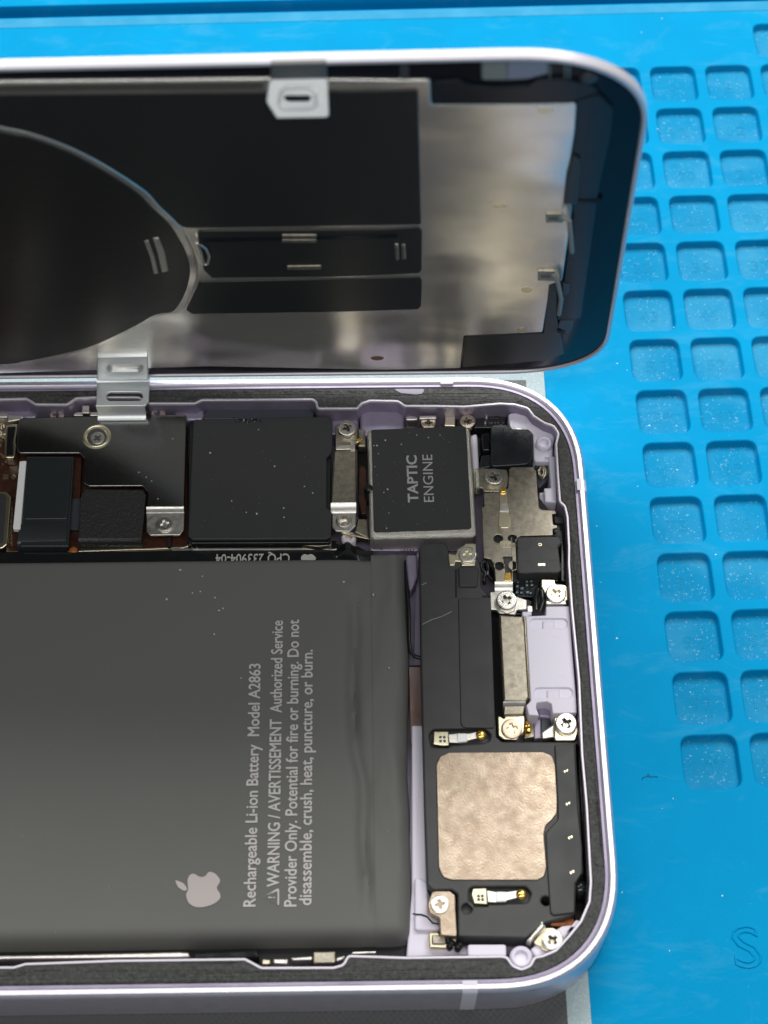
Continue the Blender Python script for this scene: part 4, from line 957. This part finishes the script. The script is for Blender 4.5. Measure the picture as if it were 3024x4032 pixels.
# hinge bracket on the phone
zc = .80
hb = plate('hinge_clip', W('A', [(790, 218), (1222, 206), (1216, 365), (1190, 402), (1175, 412), (785, 412)], zc), zc-.03, zc, CLIP, ph, .012, .010, holes=[(stad('A', 868, 1166, 298, 368, zc), 0)], label='silver clip with an oblong slot bridging the phone rim')
a = U(*px('A', 785, 405), zc); b = U(*px('A', 1180, 402), zc)
strip('clip_foot', [(a.x, a.y+.01, zc), (a.x, a.y-.015, zc-.01), (a.x, a.y-.02, zc-.06), (a.x, a.y-.03, zc-.14), (a.x-.0, a.y-.05, zc-.17), (a.x, a.y-.1, zc-.18)], (b.x-a.x, 0, 0), .02, CLIP, hb)
a = U(*px('A', 790, 218), zc); b = U(*px('A', 1222, 208), zc)
strip('clip_fold', [(a.x, a.y-.01, zc), (a.x, a.y+.03, zc+.012), (a.x, a.y+.05, zc+.05), (a.x, a.y+.055, zc+.12)], (b.x-a.x, .01, 0), .02, CLIP, hb)

# dust
bm = bmesh.new()
def fleck(p, s):
    a0 = random.uniform(0, 6.28); pts = [Vector((p.x+s*random.uniform(.5, 1.2)*math.cos(a0+k*1.26), p.y+s*random.uniform(.5, 1.2)*math.sin(a0+k*1.26))) for k in range(5)]
    prism_bm(bm, pts, [], p.z-.002, p.z+.004, 0)
for x, y in ((165, 66), (297, 105), (238, 203), (284, 195), (372, 231), (396, 308), (366, 448), (527, 709), (1406, 648), (1137, 137), (85, 240), (420, 296), (1312, 214)): fleck(U(*px('I', x, y), ZB+.004), random.uniform(.010, .018))
for x, y in ((660, 605), (790, 905), (1035, 1070), (1102, 1122), (440, 1187), (560, 1280), (645, 1292), (868, 1320), (865, 1245), (265, 795)): fleck(U(*px('B', x, y), .622), random.uniform(.008, .014))
for x, y, s in ((470, 905, .015), (555, 852, .012), (440, 905, .01), (575, 1345, .013), (540, 1375, .010), (715, 893, .009), (988, 825, .009), (1103, 797, .009), (592, 1582, .009), (448, 1115, .008), (568, 1735, .01), (485, 985, .008), (870, 798, .008)): fleck(U(*px('C', x, y), .634), s)
for i in range(26):
    fleck(U(random.uniform(0, 860), random.uniform(1215, 2040), ZB+.003), random.uniform(.002, .004))
for i in range(30):
    fleck(U(random.uniform(410, 700), random.uniform(910, 1150), .622), random.uniform(.0015, .0035))
for i in range(40):
    fleck(U(*px('C', random.uniform(450, 1380), random.uniform(760, 1720)), .634), random.uniform(.0015, .0035))
for x, y in ((1410, 680), (1135, 955), (1290, 1170), (1240, 1025), (1195, 995)): fleck(U(*px('A', x, y), .602), .010)
oo = finish(bm, 'dust_specks', DUST, ph); oo['kind'] = 'stuff'
# scratches on the speaker arm
bm = bmesh.new()
tube_bm(bm, [U(*px('E', x, y), .5805) for x, y in ((130, 640), (210, 600), (290, 575), (370, 535))], .003, 4)
tube_bm(bm, [U(*px('E', x, y), .5805) for x, y in ((125, 318), (165, 298))], .003, 4)
finish(bm, 'scratch', INKD, spk)

# ================================================================== the lifted back cover
GLASS = mat('black_glass', (.010, .012, .018), .16, 0, .08)
LRIM = mat('pale_lavender_rim', (.72, .70, .76), .3, .35)
FILM = mat('black_graphite_sheet', (.012, .013, .013), .38, 0, .45, bump=(3, .08))
COIL = mat('black_coil_sheet', (.010, .009, .009), .30, 0, .45, bump=(6, .12))
lid = root('back_cover', 'lifted back cover standing open behind the phone, metal plate and black charging coil facing it', 'phone cover', LO, LR)
ORG[lid] = Vector((0, 0, 0))             # its parts are built in its own axes
def lr(d, r=1.20): return rrect(-14.67+d, .075-d, d, 6.99-d, r-d)
bm = bmesh.new(); prism_bm(bm, lr(.01), [], -.085, -.03, 0); finish(bm, 'glass', GLASS, lid)
bm = bmesh.new(); prism_bm(bm, lr(-.005), [lr(.045)], -.08, .01, .02, 4); rim = finish(bm, 'cover_rim', LRIM, lid, 'thin pale lavender rim of the lifted cover')
bm = bmesh.new(); prism_bm(bm, lr(.043), [], -.06, -.02, 0); finish(bm, 'inner_glass_margin', GLASS, lid, 'dark glossy margin reflecting the blue mat')
H = 0.0
pl = WL('g', [('P', -900, 372), ('P', 0, 355), ('P', 1150, 342), ('Q', 0, 348), ('Q', 200, 348), ('Q', 205, 455), ('Q', 832, 448), ('Q', 825, 560), ('Q', 800, 740), ('T', 812, 80), ('T', 790, 250), ('T', 770, 390), ('T', 722, 405), ('T', 700, 520), ('T', 685, 612), ('T', 345, 627), ('T', 330, 768), ('T', 0, 775),
     ('R', 900, 760), ('R', 0, 790), ('R', -900, 800)], H)
mp_ = plate('metal_plate', pl, -.03, 0.0, BRUSH, lid, .03, .008, label='brushed silver metal plate filling the inside of the cover')
def lp(name, pts, z0, z1, m, r=.03, bev=.006, label=None, holes=(), parent=lid):
    return plate(name, WL('g', pts, z1), z0, z1, m, parent, r, bev, holes, label)
lp('graphite_sheet', [('P', -900, 420), ('P', 0, 412), ('P', 1150, 402), ('Q', 0, 395), ('Q', 148, 390), ('T', 160, 148), ('T', 0, 150), ('R', 850, 162), ('R', 790, 160), ('R', 745, 125), ('R', 0, -200), ('R', -900, -200)], -.005, .012, FILM, .03, label='large black sheet across the upper cover')
s2 = lp('graphite_sheet', [('R', 852, 185), ('R', 870, 178), ('T', 0, 170), ('T', 150, 162), ('T', 165, 178), ('T', 163, 345), ('T', 150, 358), ('R', 1500, 372), ('R', 915, 378), ('R', 880, 345)], -.005, .014, FILM, .02, label='narrow black sheet with four bright slots')
lp('graphite_sheet', [('R', 862, 398), ('T', 0, 380), ('T', 155, 376), ('T', 165, 392), ('T', 160, 500), ('T', 148, 514), ('R', 1500, 524), ('R', 830, 534), ('R', 805, 518), ('R', 835, 455)], -.005, .012, FILM, .02, label='plain black sheet below the slotted one')
lp('sheet_step', [('R', 862, 208), ('T', 60, 190), ('T', 60, 205), ('R', 862, 225)], .008, .019, GLASS, .005, .003)
circ_pts = [('P', -1500, 500), ('P', -600, 440), ('P', 0, 572), ('P', 100, 592), ('P', 200, 624), ('P', 300, 664), ('P', 400, 714), ('P', 500, 774), ('P', 600, 842), ('R', 660, 82), ('R', 730, 148), ('R', 775, 215), ('R', 805, 275), ('R', 820, 335), ('R', 815, 400), ('R', 795, 455), ('R', 770, 500), ('R', 742, 526), ('R', 700, 532), ('R', 660, 543), ('R', 600, 578), ('R', 500, 628), ('R', 400, 672), ('R', 300, 700), ('R', 200, 722), ('R', 100, 740), ('R', 0, 752), ('R', -600, 770), ('R', -1500, 700)]
ring_pts = [(f, x+14 if f == 'P' and y > 560 else x+16, y-12) if y > -10 else (f, x, y) for f, x, y in circ_pts]
def smooth(pts, n=5):
    out = []
    m = len(pts)
    for i in range(m):
        p0, p1, p2, p3 = (Vector(pts[(i+k) % m]) for k in (-1, 0, 1, 2))
        for k in range(n):
            t = k/n; out.append(.5*((2*p1)+(p2-p0)*t+(2*p0-5*p1+4*p2-p3)*t*t+(3*p1-p0-3*p2+p3)*t**3))
    return out
lo_ = smooth(WL('g', circ_pts, .03), 4)
bm = bmesh.new(); ll = ccw(fillet(lo_, .0)); prism_bm(bm, offset(ll, -.075), [], -.005, .020, .012); finish(bm, 'coil_ring', BRUSH, lid, 'thin bright metal ring round the black charging coil')
plate('charging_coil', lo_, .0, .03, COIL, lid, 0, .008, label='large round black charging coil sheet')
def bar(pts, z=.045, m=BRIGHT, nm='bright_slot', par=lid): return lp(nm, pts, .0, z, m, .01, .01, parent=par)
bar([('R', 622, 222), ('R', 640, 218), ('R', 668, 290), ('R', 684, 360), ('R', 664, 362), ('R', 648, 290)])
bar([('R', 660, 210), ('R', 685, 208), ('R', 712, 270), ('R', 727, 350), ('R', 698, 356), ('R', 682, 280)])
bar([('R', 1218, 195), ('R', 1368, 195), ('R', 1368, 207), ('R', 1218, 207)], .03, STEEL)
bar([('R', 1218, 215), ('R', 1368, 215), ('R', 1368, 227), ('R', 1218, 227)], .03, STEEL)
bar([('R', 1240, 330), ('R', 1388, 328), ('R', 1388, 343), ('R', 1240, 345)], .03, STEEL)
bar([('T', 45, 235), ('T', 62, 235), ('T', 66, 300), ('T', 50, 305)], .03, STEEL)
bar([('T', 74, 238), ('T', 92, 236), ('T', 96, 298), ('T', 78, 300)], .03, STEEL)
bm = bmesh.new()
tube_bm(bm, [Vector((*LU(*px('R', x, y), .04), .04)) for x, y in ((850, 228), (866, 260), (882, 318), (896, 318), (904, 285), (890, 252), (868, 236))], .014, 8)
finish(bm, 'wire_loop', BRIGHT, lid)
# oval brown marks on the plate
for f, x, y, rx, ry in (('Q', 695, 480, 34, 14), ('T', 495, 68, 30, 9), ('T', 617, 430, 24, 14), ('T', 597, 605, 22, 11), ('R', 1630, 725, 28, 9)):
    lp('oval_mark', [(f, x+rx*math.cos(k*math.pi/8), y+ry*math.sin(k*math.pi/8)) for k in range(16)], -.002, .002, PALE if f != 'R' else mat('brown_mark', (.25, .15, .04), .5), 0, 0, parent=mp_)
# darker pieces between plate and rim
BLUEB = mat('blue_black_film', (.010, .015, .022), .26, 0, .2)
lp('edge_flex', [('Q', 205, 448), ('Q', 205, 360), ('Q', 330, 350), ('Q', 370, 372), ('Q', 480, 384), ('Q', 620, 372), ('Q', 660, 345), ('Q', 780, 345), ('Q', 900, 370), ('Q', 930, 400), ('Q', 830, 430), ('Q', 815, 440)], -.02, .01, BLUEB, .04, .008)
lp('edge_flex', [('Q', 835, 430), ('Q', 930, 410), ('Q', 990, 470), ('Q', 975, 600), ('Q', 930, 800), ('T', 850, 555), ('T', 750, 560), ('T', 780, 380), ('T', 820, 110), ('Q', 800, 740), ('Q', 828, 560)], -.02, .008, BLUEB, .04, .008)
lp('edge_flex', [('Q', 815, 668), ('Q', 850, 690), ('Q', 835, 878), ('T', 820, 60), ('T', 775, 60), ('Q', 790, 760)], .0, .03, FILM, .02, .008)
lp('edge_flex', [('T', 830, 45), ('T', 945, 45), ('T', 945, 58), ('T', 830, 58)], .0, .02, GLASS, .0, .004)
lp('edge_flex', [('T', 348, 632), ('T', 690, 618), ('T', 712, 410), ('T', 745, 400), ('T', 745, 540), ('T', 770, 640), ('T', 780, 706), ('T', 690, 735), ('T', 340, 765)], -.02, .006, FILM, .02, .008)
lp('edge_notch', [('T', 748, 604), ('T', 785, 606), ('T', 783, 618), ('T', 748, 616)], .0, .02, GLASS, 0, .003)
lp('edge_chip', [('T', 752, 590), ('T', 760, 565), ('T', 822, 560), ('T', 812, 600), ('T', 795, 620)], -.02, .015, NAVY, .01, .004)
lp('edge_chip', [('Q', 427, 268), ('Q', 530, 266), ('Q', 532, 345), ('Q', 427, 345)], -.03, -.005, mat('grey_flex', (.30, .30, .27), .4), .01, .004)
lp('edge_chip', [('Q', 534, 262), ('Q', 708, 262), ('Q', 708, 318), ('Q', 625, 340), ('Q', 534, 345)], -.03, -.008, mat('slate_flex', (.33, .33, .40), .4), .01, .004)
for x in (424, 716, 782, 800): lp('edge_pin', [('Q', x-4, 268), ('Q', x+4, 268), ('Q', x+5, 340), ('Q', x-3, 340)], -.03, .0, STEEL, .004, .004)
lp('edge_chip', [('Q', 68, 280), ('Q', 108, 280), ('Q', 108, 345), ('Q', 68, 345)], -.03, -.005, mat('dim_flex', (.05, .05, .048), .5), .01, .004)
bm = bmesh.new(); lathe_bm(bm, Vector((*LU(*px('Q', 885, 352), .02), 0)), [(.075, -.03), (.07, .0), (.05, .012), (.015, .012)], 20); finish(bm, 'cover_rivet', NAVY, lid)
lp('long_edge_strip', [('P', -900, 395), ('P', 0, 398), ('P', 1140, 388), ('P', 1140, 350), ('P', 0, 365), ('P', -900, 372)], -.01, .004, mat('dull_steel_strip', (.33, .32, .29), .35, 1), .0, .004)
# spring fingers on the right edge of the plate
for pts, base in ([((770, 112), (800, 130), (806, 190), (812, 265)), [(700, 103), (770, 103), (775, 140), (700, 140)]], [((735, 365), (752, 400), (766, 470), (756, 535)), [(665, 350), (740, 350), (742, 392), (665, 390)]]):
    sf = lp('spring_finger', [('T', x, y) for x, y in base], -.01, .022, STEEL, .01, .006)
    cx_ = sum(x for x, y in base)/4; cy_ = sum(y for x, y in base)/4
    lp('finger_slot', [('T', cx_-26, cy_-5), ('T', cx_+18, cy_-5), ('T', cx_+18, cy_+8), ('T', cx_-26, cy_+8)], .0, .026, SCREWD, 0, .002, parent=sf)
    bm = bmesh.new(); tube_bm(bm, [Vector((*LU(*px('T', x, y), h), h)) for (x, y), h in zip(pts, (.06, .10, .13, .10))], .024, 10)
    finish(bm, 'finger_wire', mat('dull_spring', (.26, .26, .245), .5), sf)
lp('finger_pad', [('T', 772, 405), ('T', 800, 408), ('T', 800, 440), ('T', 785, 455), ('T', 772, 450)], -.01, .02, NAVY, .01, .006)
# clip at the top of the cover, standing off towards the phone
th = math.radians(58)
v0 = LU(*px('P', 1290, 345), .02)
TO = LO + LR @ Vector((v0.x, v0.y, .02))
TX = LR.col[0]; TY = -(LR.col[1]*-math.cos(th) + LR.col[2]*math.sin(th)); TZ = TX.cross(TY)
TM = Matrix((TX, TY, TZ)).transposed()
def TU(x, y, h):
    d = ray(x, y); p = TO + TZ*h; q = CAM + d*((p-CAM).dot(TZ)/d.dot(TZ)) - TO
    return Vector((q.dot(TX), q.dot(TY)))
def tclip(name, loop, holes, z0, z1, m, bev, parent, label=None, ring=None):
    bm = bmesh.new()
    if loop: prism_bm(bm, fillet(loop, .03), holes, z0, z1, bev)
    if ring: tube_bm(bm, [Vector((p.x, p.y, z1)) for p in ring], .02, 8)
    X = LR.to_4x4().inverted() @ Matrix.Translation(TO-LO) @ TM.to_4x4()
    bm.transform(X)
    return finish(bm, name, m, parent, label)
tw = lambda pts, h: [TU(*px('P', *p), h) for p in pts]
cl = tclip('cover_clip', tw([(1165, 338), (1415, 333), (1421, 498), (1410, 508), (1195, 512), (1150, 440)], .02), [fillet(tw([(1232, 414), (1335, 414), (1345, 426), (1330, 438), (1240, 438), (1225, 426)], .02), .02)], -.01, .02, CLIP, .008, lid, 'silver clip with a slot near the top edge of the cover')
rg = fillet(tw([(1215, 392), (1240, 380), (1340, 378), (1365, 395), (1365, 455), (1345, 468), (1225, 470), (1205, 450)], .02), .05); rg.append(rg[0])
lp('clip_reflection', [('P', 1172, 280), ('P', 1408, 274), ('P', 1414, 340), ('P', 1166, 345)], -.01, .03, mat('reflection_grey', (.16, .165, .16), .45, .6), .01, .01, parent=cl)  # reflection of the clip, modelled as a dim solid plate
tclip('pressed_rim', None, [], 0, .012, CLIP, 0, cl, None, rg)
# lower slotted plate of the cover, above the hinge clip
cl2 = plate('cover_clip', WL('A', [(795, 5), (1205, -5), (1213, 180), (792, 185)], .02), .0, .045, CLIP, lid, .012, .01, holes=[(ccw(fillet(WL('A', [(873, 90), (890, 58), (1145, 48), (1170, 75), (1160, 105), (1140, 122), (890, 122)], .02), .06)), 0)], label='silver plate with a slot at the lower edge of the cover')
